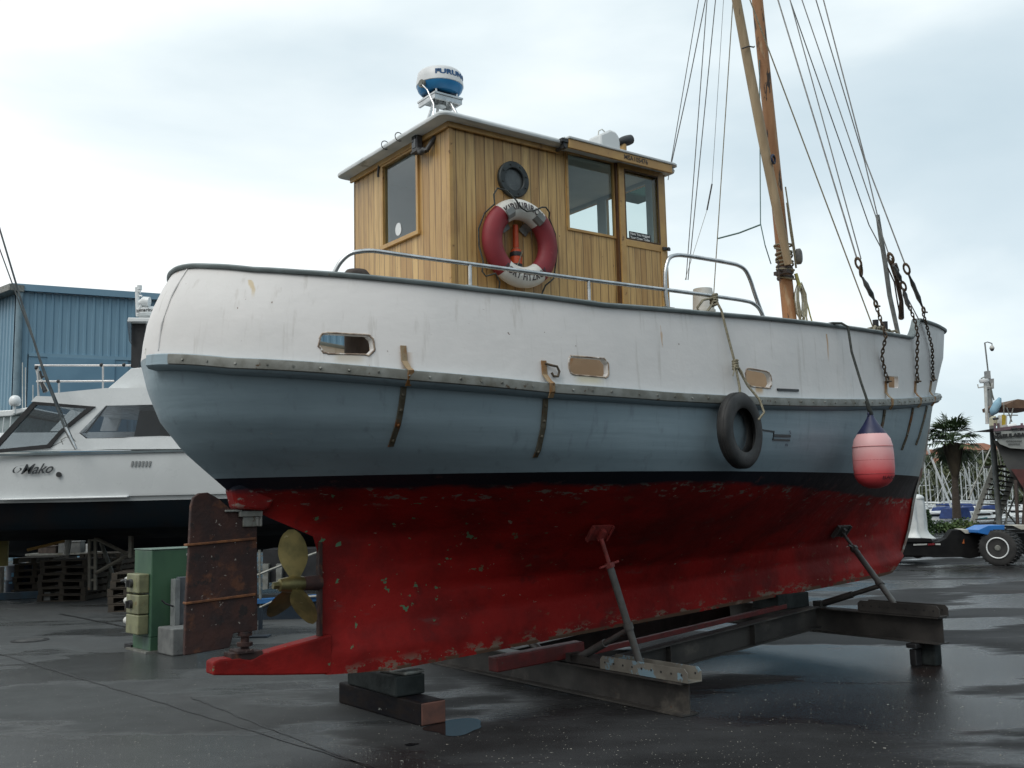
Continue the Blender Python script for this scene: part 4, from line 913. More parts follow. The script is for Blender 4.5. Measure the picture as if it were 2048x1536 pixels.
gl_.tube([rp(134, .37, .03), rp(150, .382, .0), rp(170, .382, -.02), rp(190, .38, -.02), rp(208, .40, .0), rp(216, .45, .0), rp(222, .445, .0), rp(226, .38, .03)], .0065, 6)
gl_.tube([rp(41, .375, .01), rp(20, .382, -.01), rp(0, .382, -.02), rp(-20, .382, -.02), rp(-36, .40, .0), rp(-44, .385, .02), rp(-52, .385, .0), rp(-58, .42, -.02), rp(-66, .48, -.03)], .0065, 6)
gl_.tube([rp(226, .38, .03), rp(238, .385, 0), rp(243, .44, -.02), rp(247, .50, -.03)], .0065, 6)
gl_.build('grab_line', M['ropedark'], lb, smooth=60)
for a in (55, 125):                                                  # sheet metal hooks screwed to the wall
    T = Matrix.Translation(RC) @ TF @ Matrix.Rotation(d2(a), 4, 'Z')
    pr = [(.13, -.072), (.185, -.072), (.20, -.03), (.215, .06), (.24, .083), (.285, .083), (.285, .089), (.237, .089), (.209, .064), (.194, -.028), (.18, -.066), (.13, -.066)]
    G().prism([(p[0], -.04, p[1]) for p in pr], (0, .08, 0), T).build('lifebuoy_hook', pm('dull_aluminium', (.24, .245, .235), (.17, .175, .165), 7, .5, .3), B, bevel=.002)
# rescue light
rl = thing('rescue_light', 'orange floating rescue light with black bands hanging inside the lifebuoy ring', 'rescue light', WB(.69, -.84, 3.56), BA)
og = pm('orange_plastic', (.60, .075, .015), (.52, .06, .012), 5, .45)
G().cyl((.0, 0, .02), (0, 0, .20), .024, .022, 16).build('tube_grip', og, rl, smooth=40)
G().lathe([(.035, -.165), (.046, -.155), (.046, -.02), (.038, .0), (.022, .02)], 20).build('lamp_body', og, rl, smooth=40)
for z in (-.035, -.13): G().lathe([(.0485, z-.017), (.0495, z), (.0485, z+.017)], 20).build('band', M['black'], rl, smooth=40)
G().lathe([(.026, -.165), (.027, -.20), (.022, -.225), (.012, -.24), (0, -.243)], 16, caps=False).build('lens_cap', pm('frosted_white', (.55, .56, .54), None, 5, .35), rl, smooth=60)
G().tube([(0.03, -.045, -.01), (-.01, -.052, -.10), (-.06, -.05, -.18), (-.11, -.045, -.22), (-.125, -.05, -.25)], .004, 5).torus(.028, .004, Matrix.Translation((0, 0, .01)), 14, 6).build('lanyard', M['rope'], rl)
# plastic tub behind the wheelhouse corner
bk = thing('plastic_bucket', 'upturned white plastic bucket standing by the forward corner of the wheelhouse', 'bucket', WB(2.60, -1.0, 3.19), BA)
G().lathe([(.10, 0), (.098, .03), (.104, .035), (.104, .055), (.094, .06), (.088, .20), (.083, .245), (.05, .25)], 28).build('tub', pm('grubby_white_plastic', (.60, .59, .55), (.50, .48, .42), 6, .5, spots=[((.20, .15, .08), 8, .66, .08)]), bk, smooth=35)
G().box(-.13, .13, -.13, .13, -.16, -.002).build('lid_block', M['offwhite'], bk)
# tyre
ty = thing('tyre_fender', 'black car tyre hung as a fender against the blue grey topsides', 'tyre fender', WB(2.235, -1.655, 2.14), BA+.20)
T = frame((0, 0, 0), (1, 0, 0), (0, -1, 0))
prof = [(r_*1.10, z_*.55) for r_, z_ in [(.165, .058), (.158, .075), (.172, .090), (.215, .096), (.245, .088), (.262, .072), (.270, .045), (.272, 0), (.270, -.045), (.262, -.072), (.245, -.088), (.215, -.096), (.172, -.090), (.158, -.075), (.165, -.058), (.235, -.05), (.25, 0), (.235, .05), (.165, .058)]]
G().lathe(prof, 56, T, caps=False).build('tyre_casing', M['rubber'], ty, smooth=50)
g = G()
for k in range(3): g.lathe([(.2985, -.024+.024*k-.003), (.3015, -.024+.024*k), (.2985, -.024+.024*k+.003)], 56, T, caps=False)
g.build('tread_rib', M['rubber'], ty)
rp1 = thing('tyre_lashing', 'frayed tan rope from the handrail down to the tyre fender', 'rope', WB(2.19, -1.5, 3.24), BA)
def rel(o, P): return [Vector(p)-Vector(o) for p in P]
o1 = (2.19, -1.5, 3.24)
G().tube(rel(o1, [(2.19, -1.49, 3.24), (2.20, -1.555, 3.11), (2.24, -1.575, 2.90), (2.275, -1.60, 2.695), (2.262, -1.65, 2.48), (2.25, -1.66, 2.37)]), .010, 7).tube(rel(o1, [(2.275, -1.60, 2.695), (2.36, -1.65, 2.50), (2.42, -1.71, 2.385), (2.42, -1.75, 2.28), (2.37, -1.73, 2.22)]), .010, 7).build('rope_fall', M['rope'], rp1, smooth=60)
g = G()
for c, s_, n_ in (((2.19, -1.49, 3.245), .028, 5), ((2.275, -1.605, 2.70), .02, 4)):
    for k in range(n_): g.torus(s_, .010, frame(Vector(c)-Vector(o1)+Vector((0, 0, -.02*k)), (1, random.uniform(-.4, .4), 0), (random.uniform(-.3, .3), .2, 1)), 12, 6)
g.build('knot', M['rope'], rp1, smooth=60)
G().tube(rel(o1, [(2.17, -1.50, 3.22), (2.05, -1.50, 3.19), (1.98, -1.50, 3.12), (2.0, -1.5, 3.08), (2.08, -1.5, 3.09), (2.15, -1.5, 3.16), (2.18, -1.5, 3.22)]), .010, 6).tube(rel(o1, [(2.27, -1.61, 2.68), (2.22, -1.64, 2.62), (2.20, -1.64, 2.57)]), .005, 5).tube(rel(o1, [(2.28, -1.61, 2.68), (2.31, -1.64, 2.61), (2.335, -1.64, 2.55)]), .005, 5).build('loose_end', M['rope'], rp1, smooth=60)
# buoy
by = thing('fender_buoy', 'faded pink inflatable buoy with a dark blue cap hanging near the bow', 'buoy', WB(4.0, -1.64, 2.17), BA)
bm_ = pm('faded_pink_vinyl', (.62, .13, .16), (.66, .26, .27), 3, .5)
t_ = bm_.node_tree; q = NB(t_); tcn = q.n('ShaderNodeTexCoord'); sx_ = q.n('ShaderNodeSeparateXYZ'); q.l(tcn.outputs['Object'], sx_.inputs[0])
c0 = q.mix(q.ramp(q.math('ADD', sx_.outputs['Z'], q.math('MULTIPLY', q.noise(q.coord(), 5), .12)), -.36, -.04), (.70, .07, .08), (.74, .42, .42)); q.l(c0, t_.nodes['Principled BSDF'].inputs['Base Color'])
G().lathe([(.0, -.50), (.05, -.495), (.10, -.475), (.142, -.44), (.168, -.39), (.176, -.32), (.176, -.20), (.170, -.12), (.155, -.06), (.125, -.015)], 36, caps=False).build('buoy_body', bm_, by, smooth=60)
g = G()
for z in (-.13, -.25, -.37): g.torus(.1745 if z > -.3 else .172, .0022, Matrix.Translation((0, 0, z)), 40, 6)
g.build('mould_line', pm('vinyl_seam', (.45, .07, .08), None, 5, .5), by)
G().lathe([(.126, -.016), (.118, .002), (.075, .06), (.038, .12), (.026, .15)], 24).torus(.03, .010, frame((0, 0, .16), (1, 0, 0), (0, -1, 0)), 16, 6).build('buoy_cap', pm('navy_vinyl', (.018, .022, .07), (.012, .015, .05), 6, .5), by, smooth=50)
def wrapb(p): a = -PI/2-.12+p.x/.165; return ((.165+.002)*math.cos(a), (.165+.002)*math.sin(a), -.405+p.y)
text('BARA', .055, 'scrawl', pm('marker_scrawl', (.10, .02, .03), None, 5, .6), by, None, .002, warp=wrapb, sx=1.2, shear=.3)
rp2 = thing('buoy_line', 'dark green rope over the rail holding the pink buoy', 'rope', WB(3.9, -1.5, 3.13), BA)
o2 = (3.9, -1.5, 3.13)
G().tube(rel(o2, [(3.62, -1.42, 3.13), (3.78, -1.46, 3.165), (3.86, -1.50, 3.165), (3.895, -1.54, 3.13), (3.92, -1.545, 2.9), (3.95, -1.60, 2.62), (3.955, -1.645, 2.46), (3.98, -1.65, 2.37)]), .012, 8).tube(rel(o2, [(3.955, -1.64, 2.45), (3.98, -1.65, 2.36), (4.0, -1.65, 2.33)]), [.018, .02, .016], 8).build('rope_fall', M['ropedark'], rp2, smooth=60)
# ------------------------------------------------------------------ steel cradle under the boat
cr_ = thing('boat_cradle', 'steel beam cradle with screw props carrying the fishing boat', 'cradle', WB(1.77, 0, 0), BA)
O = Vector((1.77, 0, 0))
def L_(*p): return Vector(p)-O
def ibeam(a, b_, h, w, nm, mat, par, tf=.014, tw=.012):
    """rolled steel section from a to b (points on its underside centreline)"""
    a, b_ = Vector(a), Vector(b_); d = (b_-a).normalized(); s_ = d.cross(Vector((0, 0, 1))).normalized(); u = s_.cross(d)
    pr = [(-w/2, 0), (w/2, 0), (w/2, tf), (tw/2, tf), (tw/2, h-tf), (w/2, h-tf), (w/2, h), (-w/2, h), (-w/2, h-tf), (-tw/2, h-tf), (-tw/2, tf), (-w/2, tf)]
    g = G(); vs = [a+s_*p[0]+u*p[1] for p in pr]; g.prism(vs, b_-a); return g.build(nm, mat, par)
ibeam(L_(1.77, -1.44, .004), L_(1.77, 2.40, .004), .245, .17, 'cross_beam', M['beam'], cr_)
ibeam(L_(5.05, -1.56, .215), L_(5.05, 2.30, .215), .25, .17, 'cross_beam', M['beam'], cr_, tf=.012)
for y in (-.22, .95): ibeam(L_(1.90, y, .03), L_(4.94, y, .27), .22, .12, 'side_beam', M['beam'], cr_)
for u in (2.75, 3.9): G().box(u-1.77-.006, u-1.77+.006, -.285, -.20, .03+.079*(u-1.9)+.016, .03+.079*(u-1.9)+.205).build('stiffener', M['beam'], cr_)
G().bar(L_(.98, .0, .305), L_(1.92, .0, .345), .13, .12).build('keel_rest', M['redsteel'], cr_, bevel=.01)
G().bar(L_(1.9, -.10, .31), L_(4.6, -.10, .505), .05, .045).build('guide_rail', M['redsteel'], cr_, bevel=.004)
G().prism([L_(1.70, -.6, .26), L_(1.70, .6, .26), L_(1.70, .3, .33), L_(1.70, -.3, .33)], (.14, 0, 0)).build('keel_saddle', M['beam'], cr_)
def channel(u, y0, y1, z, mat, h=.105, w=.155):
    g = G(); t = .007; c = .03
    def side(x): g.prism([(x, y0-O.y, z), (x, y1-O.y, z), (x, y1-O.y, z+h-c), (x, y1-c-O.y, z+h), (x, y0+c-O.y, z+h), (x, y0-O.y, z+h-c)], (t, 0, 0))
    side(u-O.x-w/2); side(u-O.x+w/2-t); g.box(u-O.x-w/2+t, u-O.x+w/2-t, y0, y1, z, z+t)
    o = g.build('channel', mat, cr_, bevel=.002)
    hs = G()
    for k in range(9):
        y = y1-.06-(y1-y0-.12)*k/8
        for x in (u-O.x-w/2, u-O.x+w/2-t): hs.cyl((x-.0015, y, z+.055), (x+t+.0015, y, z+.055), .009, n=10)
    hs.build('pin_holes', M['black'], o); return o
channel(1.77, -1.50, -.52, .252, M['channel'])
channel(5.05, -1.58, -.70, .468, M['beam'])
pin = pm('red_screw_steel', (.32, .045, .04), (.18, .03, .025), 10, .6)
def jack(base, top, br0, mat, redtop=True, k=.74):
    b_, t = Vector(base)-O, Vector(top)-O; d = (t-b_); dn = d.normalized(); r = pin if redtop else M['pipe']
    j = G().tube([b_, b_+d*k], .030, 14).build('prop_tube', M['pipe'], cr_, smooth=50)
    G().tube([b_+d*.30, b_+d*.345], .040, 14).build('prop_collar', M['pipe'], j, smooth=50)
    G().tube([b_+d*(k-.01), b_+d*.985], .017, 10).lathe([(.042, -.02), (.042, .02)], 6, frame(b_+d*(k+.015), (1, 0, 0), dn)).build('prop_screw', r, j)
    c = b_+d*(k+.02); sdv = dn.cross(Vector((0, 1, 0))).normalized()
    G().tube([c-sdv*.10, c+sdv*.10], .011, 8).build('screw_handle', r, j)
    ny = Vector((0, -.9, .45)); T = frame(t+dn*-.01, (1, 0, 0), (0, .75, .66) if True else ny)
    G().box(-.11, .11, -.075, .075, -.010, .010, T).box(-.02, .02, -.05, .05, -.05, -.01, T).box(-.11, -.095, -.075, .075, -.03, -.01, T).box(.095, .11, -.075, .075, -.03, -.01, T).build('prop_pad', r, j, bevel=.003)
    s0 = Vector(br0)-O; s1 = b_+d*.30
    G().tube([s0, s0.lerp(s1, .55)], .034, 12).tube([s0.lerp(s1, .5), s1], .024, 12).build('prop_brace', M['pipe'] if redtop else M['beam'], j, smooth=50)
    G().box(s0.x-.05, s0.x+.05, s0.y-.05, s0.y+.05, s0.z-.03, s0.z+.04).build('brace_foot', M['beam'], j, bevel=.004)
jack((1.74, -.97, .27), (1.50, HY(1.50, 1.40)-.02, 1.375), (1.75, -.17, .29), None)
jack((5.10, -1.09, .48), (5.42, HY(5.42, 1.27)-.03, 1.25), (5.06, -.18, .49), None, False)
jack((1.77, 1.10, .27), (1.55, -HY(1.55, 1.42), 1.39), (1.77, .35, .29), None)
jack((5.10, 1.05, .48), (5.42, -HY(5.42, 1.27), 1.25), (5.06, .30, .49), None, False)
# foot under the forward beam and timber packing
G().box(-.07, .07, -.055, .055, .165, .21).box(-.05, .05, -.035, .035, .0, .155).build('beam_foot', M['black'], cr_, bevel=.01, loc=L_(4.98, -1.30, 0))
def block(nm, label, u, y, z, sx, sy, sz, mat, rot=0, grp=None, cat='timber block'):
    o = thing(nm, label, cat, WB(u, y, z), BA+rot, grp)
    rnd = random.Random(int(u*100+y*10)); g = G(); n_ = 6
    g.box(-sx/2, sx/2, -sy/2, sy/2, 0, sz); ob = g.build('timber', mat, o, bevel=.012); return o
block('packing_block', 'grey packing block behind the black foot of the forward cradle beam', 5.12, -1.36, 0, .12, .18, .21, M['block'])
block('keel_block', 'blue grey timber block between the keel and the black beam at the stern', .16, .33, .172, .26, .80, .150, M['block'])
bb = block('timber_beam', 'black painted beam with flaking edges and a brown end lying under the keel', .16, .26, 0, .22, 1.26, .168, pm('flaking_black_beam', (.006, .006, .009), (.014, .010, .009), 5, .7, spec=.15, spots=[((.42, .42, .38), 7, .66, .03)], stretch=(2, 1, 3)), .03)
G().box(-.108, .108, -.632, -.56, .003, .166).build('end_paint', pm('brown_end_grain', (.16, .07, .05), (.10, .05, .04), 8, .6), bb, bevel=.01)
block('timber_wedge', 'thin pale wedge tapped in on top of the stern keel block', .18, .10, .323, .20, .32, .028, pm('pale_wedge', (.22, .23, .21), (.12, .11, .10), 8, .7), .2)
block('keel_block', 'large weathered green grey block under the forward end of the keel', 4.72, .05, .47, .50, .34, .155, M['block'])
block('timber_bearer', 'long black timber lying on the ground beneath the middle of the cradle', 3.35, .95, 0, .22, 1.0, .10, M['black'], .25)
# ------------------------------------------------------------------ ground, puddle, debris
g = G()
X0, X1, Y0, Y1 = 6.0, 520, 66, 170                                  # the harbour basin is cut out of the one sheet
xs_ = [-900, X0, X1, 1200]; ys_ = [-300, Y0, Y1, 1500]
for i in range(3):
    for j in range(3):
        if i == 1 and j == 1: continue
        g.add([(xs_[i], ys_[j], 0), (xs_[i+1], ys_[j], 0), (xs_[i+1], ys_[j+1], 0), (xs_[i], ys_[j+1], 0)], [(0, 1, 2, 3)])
g.add([(X0, Y0, 0), (X1, Y0, 0), (X1, Y1, 0), (X0, Y1, 0), (X0+3, Y0+3, -4), (X1-3, Y0+3, -4), (X1-3, Y1-3, -4), (X0+3, Y1-3, -4)], [(0, 1, 5, 4), (1, 2, 6, 5), (2, 3, 7, 6), (3, 0, 4, 7)])
tag(g.build('ground', M['ground']), kind='structure')
tag(G().grid([[(X0, Y0+.5, -1), (X1, Y0+.5, -1)], [(X0, Y1-.5, -1), (X1, Y1-.5, -1)]]).build('water', M['water']), kind='structure')
random.seed(4)
def blob(cx, cy, rx, ry, seed, n=60, a=.30):
    rnd = random.Random(seed); ph = [rnd.uniform(0, 6.28) for _ in range(5)]
    return [(cx+rx*math.cos(t)*(1+a*sum(math.sin(k*t+ph[k-1])/k for k in range(2, 6))), cy+ry*math.sin(t)*(1+a*sum(math.sin(k*t+ph[k-1])/k for k in range(2, 6)))) for t in [2*PI*i/n for i in range(n)]]
g = G()
for (cx, cy, rx, ry, sd_) in ((-.47, 7.55, .22, .24, 1), (-.74, 7.03, .045, .035, 2)):
    P = blob(cx, cy, rx, ry, sd_); o_ = len(g.v); g.v += [(p[0], p[1], .004) for p in P]; g.f.append(tuple(range(o_, o_+len(P))))
tag(g.build('puddle', M['puddle']), kind='structure')
# seams in the asphalt
g = G()
def strip(pts, w, z=.004):
    P = [Vector((p[0], p[1], z)) for p in pts]
    for i in range(len(P)-1):
        d = (P[i+1]-P[i]).normalized(); s_ = Vector((-d.y, d.x, 0))*w/2; g.add([P[i]-s_, P[i+1]-s_, P[i+1]+s_, P[i]+s_], [(0, 1, 2, 3)])
def seam(a, b_, seed, n=26, j=.015):
    rnd = random.Random(seed); a, b_ = gnd(*a), gnd(*b_); return [(a.x+(b_.x-a.x)*i/n+rnd.uniform(-j, j), a.y+(b_.y-a.y)*i/n+rnd.uniform(-j, j)) for i in range(n+1)]
strip(seam((-60, 1290), (760, 1540), 1, 40, .012), .018)
strip(seam((380, 1395), (760, 1545), 2, 30, .01), .014)
strip(seam((120, 1228), (290, 1262), 3), .05)
tag(g.build('asphalt_seams', pm('tar_seam', (.014, .014, .015), None, 8, .45)), kind='structure')
# grit and flakes of old paint scattered on the yard
g = G(); rnd = random.Random(9)
for k in range(2600):
    if rnd.random() < .8:
        px, py = rnd.uniform(-50, 2100), 1540-(rnd.random()**1.25)*260
    else: px, py = rnd.uniform(0, 2048), rnd.uniform(1180, 1540)
    p = gnd(px, py); s_ = rnd.uniform(.0018, .0055)*(1 if rnd.random() < .985 else 2.4); a = rnd.uniform(0, 6.28); h = rnd.uniform(.0015, .004)
    T = Matrix.Translation(p) @ Matrix.Rotation(a, 4, 'Z')
    g.add([(-s_, -s_*.7, .0008), (s_, -s_*.5, .0008), (s_*.8, s_*.8, .0008), (-s_*.6, s_*.6, .0008), (0, 0, h)], [(0, 1, 4), (1, 2, 4), (2, 3, 4), (3, 0, 4), (3, 2, 1, 0)], T)
tag(g.build('paint_flakes', pm('paint_flake', (.30, .28, .24), (.20, .20, .18), 3, .7), recalc=False), kind='stuff')
for nm, (px, py), lb_ in (('drain_cover', (60, 1281), 'small round drain cover in the asphalt near the motor cruiser'), ('drain_cover', (1950, 1168), 'small round drain cover in the asphalt beyond the bow')):
    p = gnd(px, py); o = thing(nm, lb_, 'drain cover', p)
    G().lathe([(.17, .002), (.17, .010), (.155, .012)], 28).build('cover_plate', pm('drain_iron', (.10, .10, .095), (.04, .04, .04), 16, .5, .3), o)
    G().lathe([(.23, .0015), (.23, .006), (.175, .007)], 28).build('cover_frame', M['black'], o)
# ------------------------------------------------------------------ left: blue shed, motor cruiser, yard clutter
def poly(pts, Y): return [at(p[0], p[1], Y) for p in pts]
shedm = pm('blue_sheet_cladding', (.19, .325, .42), (.16, .285, .38), .6, .45, spots=[((.18, .29, .36), 1.3, .6, .1)], stretch=(1, 1, .4))
shed = thing('boat_shed', 'large blue corrugated steel boat shed beyond the motor cruiser', 'shed', (-19.0, 38.0, 0), math.atan2(2.3, 4.54))
def corr(g, x0, x1, y, z0, z1, pitch=.30, d=.04, axis=0):
    n_ = int((x1-x0)/pitch); pts = []
    for i in range(n_):
        a = x0+i*pitch
        for f, dd_ in ((0, 0), (.5, 0), (.62, -d), (.88, -d)): pts.append((a+f*pitch, y+dd_))
    pts.append((x0+n_*pitch, y))
    f_ = (lambda a, b_, z: (a, b_, z)) if axis == 0 else (lambda a, b_, z: (b_, a, z))
    g.grid([[f_(a, b_, z0) for a, b_ in pts], [f_(a, b_, z1) for a, b_ in pts]])
g = G(); corr(g, .35, 46, -.0, 7.8, 10.25); corr(g, 4.0, 46, -.0, 0, 8.6-.8)
g.box(.05, 46, .06, .12, 0, 10.25); g.box(.0, .35, -.05, .12, 0, 10.3)
g.build('front_wall', shedm, shed)
g = G(); corr(g, .4, 40, 0, 0, 10.2, axis=1); g.box(.05, .1, 0, 40, 0, 10.2); Rw = Matrix.Rotation(math.radians(22), 4, 'Z'); g.v = [tuple(Rw @ Vector(v)) for v in g.v]; g.build('side_wall', shedm, shed)
G().box(-.3, 46.3, -.22, .0, 10.26, 10.52).build('roof_flashing', shedm, shed)
G().prism([(-.5, -.3, 10.20), (-.5, -.3, 10.45), (-.5, 40, 10.45), (-.5, 40, 10.2)], (.55, 0, 0), Rw).build('gutter', M['galv'], shed)
G().prism([(-.3, -.2, 10.3), (46, -.2, 10.3), (46, 20, 12.3), (-.3, 20, 12.3)], (0, 0, .1)).build('roof', shedm, shed)
G().cyl((.02, -.12, 0), (.02, -.12, 10.2), .13, n=12).build('downpipe', pm('blue_grey_pipe', (.20, .29, .34), None, 3, .5), shed, smooth=50)
G().box(.4, 46, -.10, -.02, 7.72, 7.86).build('wall_ledge', shedm, shed)
G().box(1.05, 3.5, -.12, -.06, 0, 7.72).box(.4, 1.05, -.07, -.02, 0, 7.72).box(3.5, 4.0, -.07, -.02, 0, 7.72).build('tall_door', pm('blue_door', (.145, .27, .37), (.12, .235, .33), 1, .5), shed)

YM = 17.0
mk_ = thing('motor_cruiser', 'white motor cruiser with a flybridge raised on stands, a name in script on its bow', 'motor boat', (-7.5, YM, 0))
MO = Vector((-7.5, YM, 0)); 
def ml(P): return [p-MO for p in P]
# hull lofted from stern (right) to bow (left)
def hx(px): return at(px, 950, YM).x
xs_h = [hx(p) for p in (720, 600, 460, 300, 150, 0, -150, -300, -450, -560, -620)]
wid = [1.9, 1.95, 2.0, 2.0, 2.0, 1.95, 1.75, 1.4, .9, .4, .05]
def mhull(levels):
    g = G()
    for sgn in (1, -1):
        rows = []
        for (fz, fw_) in levels:
            rows.append([(x-MO.x, (2.0+sgn*(-(w_*fw_)))-0, (fz+(0 if i < 4 else (i-4)**2*.012*(fz/2.6 if fz > 1.2 else .3)))-0) for i, (x, w_) in enumerate(zip(xs_h, wid))])
        g.grid(rows)
    o_ = len(g.v); 
    return g
mhull([(1.82, .955), (1.90, .965), (1.90, .985), (1.95, .99), (2.62, 1.0)]).build('hull_topsides', pm('cruiser_white', (.62, .64, .64), (.57, .59, .59), 1.2, .3), mk_, smooth=40)
bt_ = pm('dark_antifouling', (.004, .009, .013), (.010, .009, .010), 1.2, .7, spec=.12)
mhull([(1.14, .04), (1.24, .55), (1.36, .86), (1.5, .91), (1.82, .955)]).build('hull_bottom', bt_, mk_, smooth=30)
g = G(); top = [(x-MO.x, 2.0, 2.62) for x in xs_h]
g.grid([[(x-MO.x, 2.0-w_, 2.62+(0 if i < 4 else (i-4)**2*.012)) for i, (x, w_) in enumerate(zip(xs_h, wid))], [(x-MO.x, 2.0+w_, 2.62+(0 if i < 4 else (i-4)**2*.012)) for i, (x, w_) in enumerate(zip(xs_h, wid))]]); g.build('foredeck', M['white'], mk_)
G().box(xs_h[0]-MO.x-.02, xs_h[0]-MO.x+.03, .1, 3.9, .9, 2.62).build('transom', M['white'], mk_)
G().box(hx(-60)-MO.x, hx(420)-MO.x, -.035, .02, 2.625, 2.66).build('rubbing_strip', pm('grey_rub', (.12, .15, .16), None, 3, .5), mk_)
G().box(hx(-150)-MO.x, hx(257)-MO.x, -.03, .08, 1.875, 1.905).build('spray_rail', M['white'], mk_, bevel=.01)
# cabin side, roof and flybridge wings (flat sided mouldings, 3 m across the boat)
cab = G()
YC = YM+.12
def slab(g, pts, Y, depth): P = ml(poly(pts, Y)); g.prism(P, (0, depth, 0)); return g
slab(cab, [(-120, 905), (-40, 900), (470, 897), (470, 876), (322, 872), (172, 877), (158, 866), (100, 894)], YC, .10)
slab(cab, [(-120, 905), (-40, 896), (100, 894), (128, 862), (158, 866), (172, 877), (322, 877), (330, 902), (-60, 905)], YC+.03, .10) if False else None
slab(cab, [(62, 803), (72, 792), (108, 793), (108, 786), (160, 781), (212, 776), (420, 776), (470, 806), (212, 811), (170, 866), (157, 866), (100, 896), (98, 893), (127, 862), (188, 813), (110, 806)], YC, .08)
cab.build('cabin', M['white'], mk_)
G().prism(ml(poly([(62, 803), (72, 792), (108, 793), (112, 786), (160, 781), (212, 776), (640, 776), (640, 806), (212, 811), (110, 806)], YC+.081)), (0, 3.5, 0)).build('cabin_roof', M['white'], mk_, bevel=.02)
cin = pm('cruiser_interior', (.30, .31, .31), (.22, .23, .24), 2, .6)
far = G(); slab(far, [(-110, 903), (470, 900), (470, 862), (-60, 866)], YC+3.4, .08); slab(far, [(200, 862), (215, 811), (250, 811), (232, 862)], YC+3.4, .08); slab(far, [(100, 862), (150, 811), (175, 811), (125, 862)], YC+3.4, .08)
far.build('far_cabin_side', M['white'], mk_)
G().prism([(hx(560)-MO.x, .4, 2.65), (hx(560)-MO.x, 3.4, 2.65), (hx(560)-MO.x, 3.4, 3.75), (hx(560)-MO.x, .4, 3.75)], (.1, 0, 0)).prism([(hx(205)-MO.x, 1.2, 2.65), (hx(205)-MO.x, 2.9, 2.65), (hx(225)-MO.x, 2.9, 3.55), (hx(225)-MO.x, 1.2, 3.55)], (.45, 0, 0)).build('cabin_fittings', cin, mk_)
# forward screen (black framed) and side window
blackf = M['black']
fr_o = [(-30, 908), (66, 804), (189, 813), (100, 896)]
def ringf(outer, inner, Y, d, nm, mat):
    o_, i_ = ml(poly(outer, Y)), ml(poly(inner, Y)); g = G(); n_ = len(o_)
    for k in range(n_):
        k2 = (k+1) % n_; g.prism([o_[k], o_[k2], i_[k2], i_[k]], (0, d, 0))
    return g.build(nm, mat, mk_)
wf = ringf([(-30, 908), (66, 803), (190, 813), (125, 864), (99, 896)], [(-8, 899), (72, 810), (172, 817), (120, 860), (94, 889)], YC-.03, .05, 'windscreen_frame', blackf)
sg = G().prism(ml(poly([(-8, 899), (72, 810), (172, 817), (120, 860), (94, 889)], YC)), (0, .01, 0)).build('windscreen_glass', M['glass2'], mk_)
sg = G().prism(ml(poly([(158, 866), (211, 812), (470, 807), (470, 873), (172, 877)], YC)), (0, .012, 0)).build('side_window', m_glass('cruiser_side_glass', (.50, .53, .56), .06), mk_)
# flybridge coaming wing, black enclosure, hard top, rails, mast
G().prism(ml(poly([(208, 783), (262, 737), (280, 735), (330, 735), (330, 783)], YC+.25)), (0, 2.9, 0)).build('flybridge_wing', M['white'], mk_, bevel=.01)
G().box(hx(209)-MO.x, hx(420)-MO.x, .28, .36, at(0, 783, YM).z, at(0, 780, YM).z+.01).build('wing_ledge', M['galv'], mk_)
G().prism(ml(poly([(263, 643), (292, 645), (284, 690), (277, 737), (262, 735), (264, 690)], YC+.3)), (0, .05, 0)).build('black_enclosure', blackf, mk_)
G().prism(ml(poly([(263, 643), (420, 645), (420, 737), (262, 735)], YC+3.0)), (0, .05, 0)).build('black_enclosure', blackf, mk_)
G().prism(ml(poly([(254, 643), (256, 635), (420, 637), (420, 644)], YC+.1)), (0, 3.2, 0)).build('hard_top', M['white'], mk_, bevel=.01)
G().prism(ml(poly([(254, 643), (262, 645), (263, 690), (258, 682)], YC+.2)), (0, .05, 0)).build('clear_screen', M['glass2'], mk_)
def tb(pts, Y, r, nm, mat, par=mk_, n=8): return G().tube(ml(poly(pts, Y)), r, n).build(nm, mat, par, smooth=60)
alu = pm('polished_rail', (.62, .60, .58), (.5, .5, .5), 4, .3, .4)
for pts in ([(70, 731), (262, 731)], [(73, 763), (228, 762)], [(75, 735), (77, 792)], [(118, 765), (118, 790)], [(206, 732), (206, 778)]): tb(pts, YC+.3, .018, 'flybridge_rail', alu)
for x, y in ((73, 736), (203, 730), (248, 730), (117, 763)): G().ball(ml([at(x, y, YC+.3)])[0], .035).build('rail_joint', blackf, mk_)
G().tube(ml(poly([(73, 733), (80, 760), (92, 783)], YC+.35)), [.03, .04, .05], 8).build('fishing_rod_rack', M['offwhite'], mk_)
G().tube(ml(poly([(80, 742), (84, 757), (87, 752)], YC+.28)), .02, 6).build('rod_clip', blackf, mk_)
G().tube(ml(poly([(83, 765), (90, 782), (91, 784)], YC+.28)), [.02, .045, .04], 8).build('rod_clip', blackf, mk_)
mm = tb([(274, 575), (276, 633)], YC+.8, .04, 'mast_pole', M['white'])
G().tube(ml(poly([(272, 592), (284, 592)], YC+.8)), .02, 8).cyl(*ml(poly([(279, 571), (279, 580)], YC+.8)), .045).cyl(*ml(poly([(271, 583), (281, 583)], YC+.8)), .035).build('mast_lights', M['white'], mm)
G().tube(ml(poly([(278, 606), (288, 603), (299, 604)], YC+.7)), [.04, .09, .09], 14).tube(ml(poly([(283, 609), (279, 618)], YC+.7)), .03, 8).build('searchlight', M['white'], mk_, smooth=40)
c = ml([at(300, 625, YC+.9)])[0]
rd_ = G().lathe([(.0, -.09), (.20, -.09), (.24, -.05), (.24, .04), (.20, .08), (0, .09)], 28, Matrix.Translation(c), caps=False).build('radome', M['white'], mk_, smooth=40)
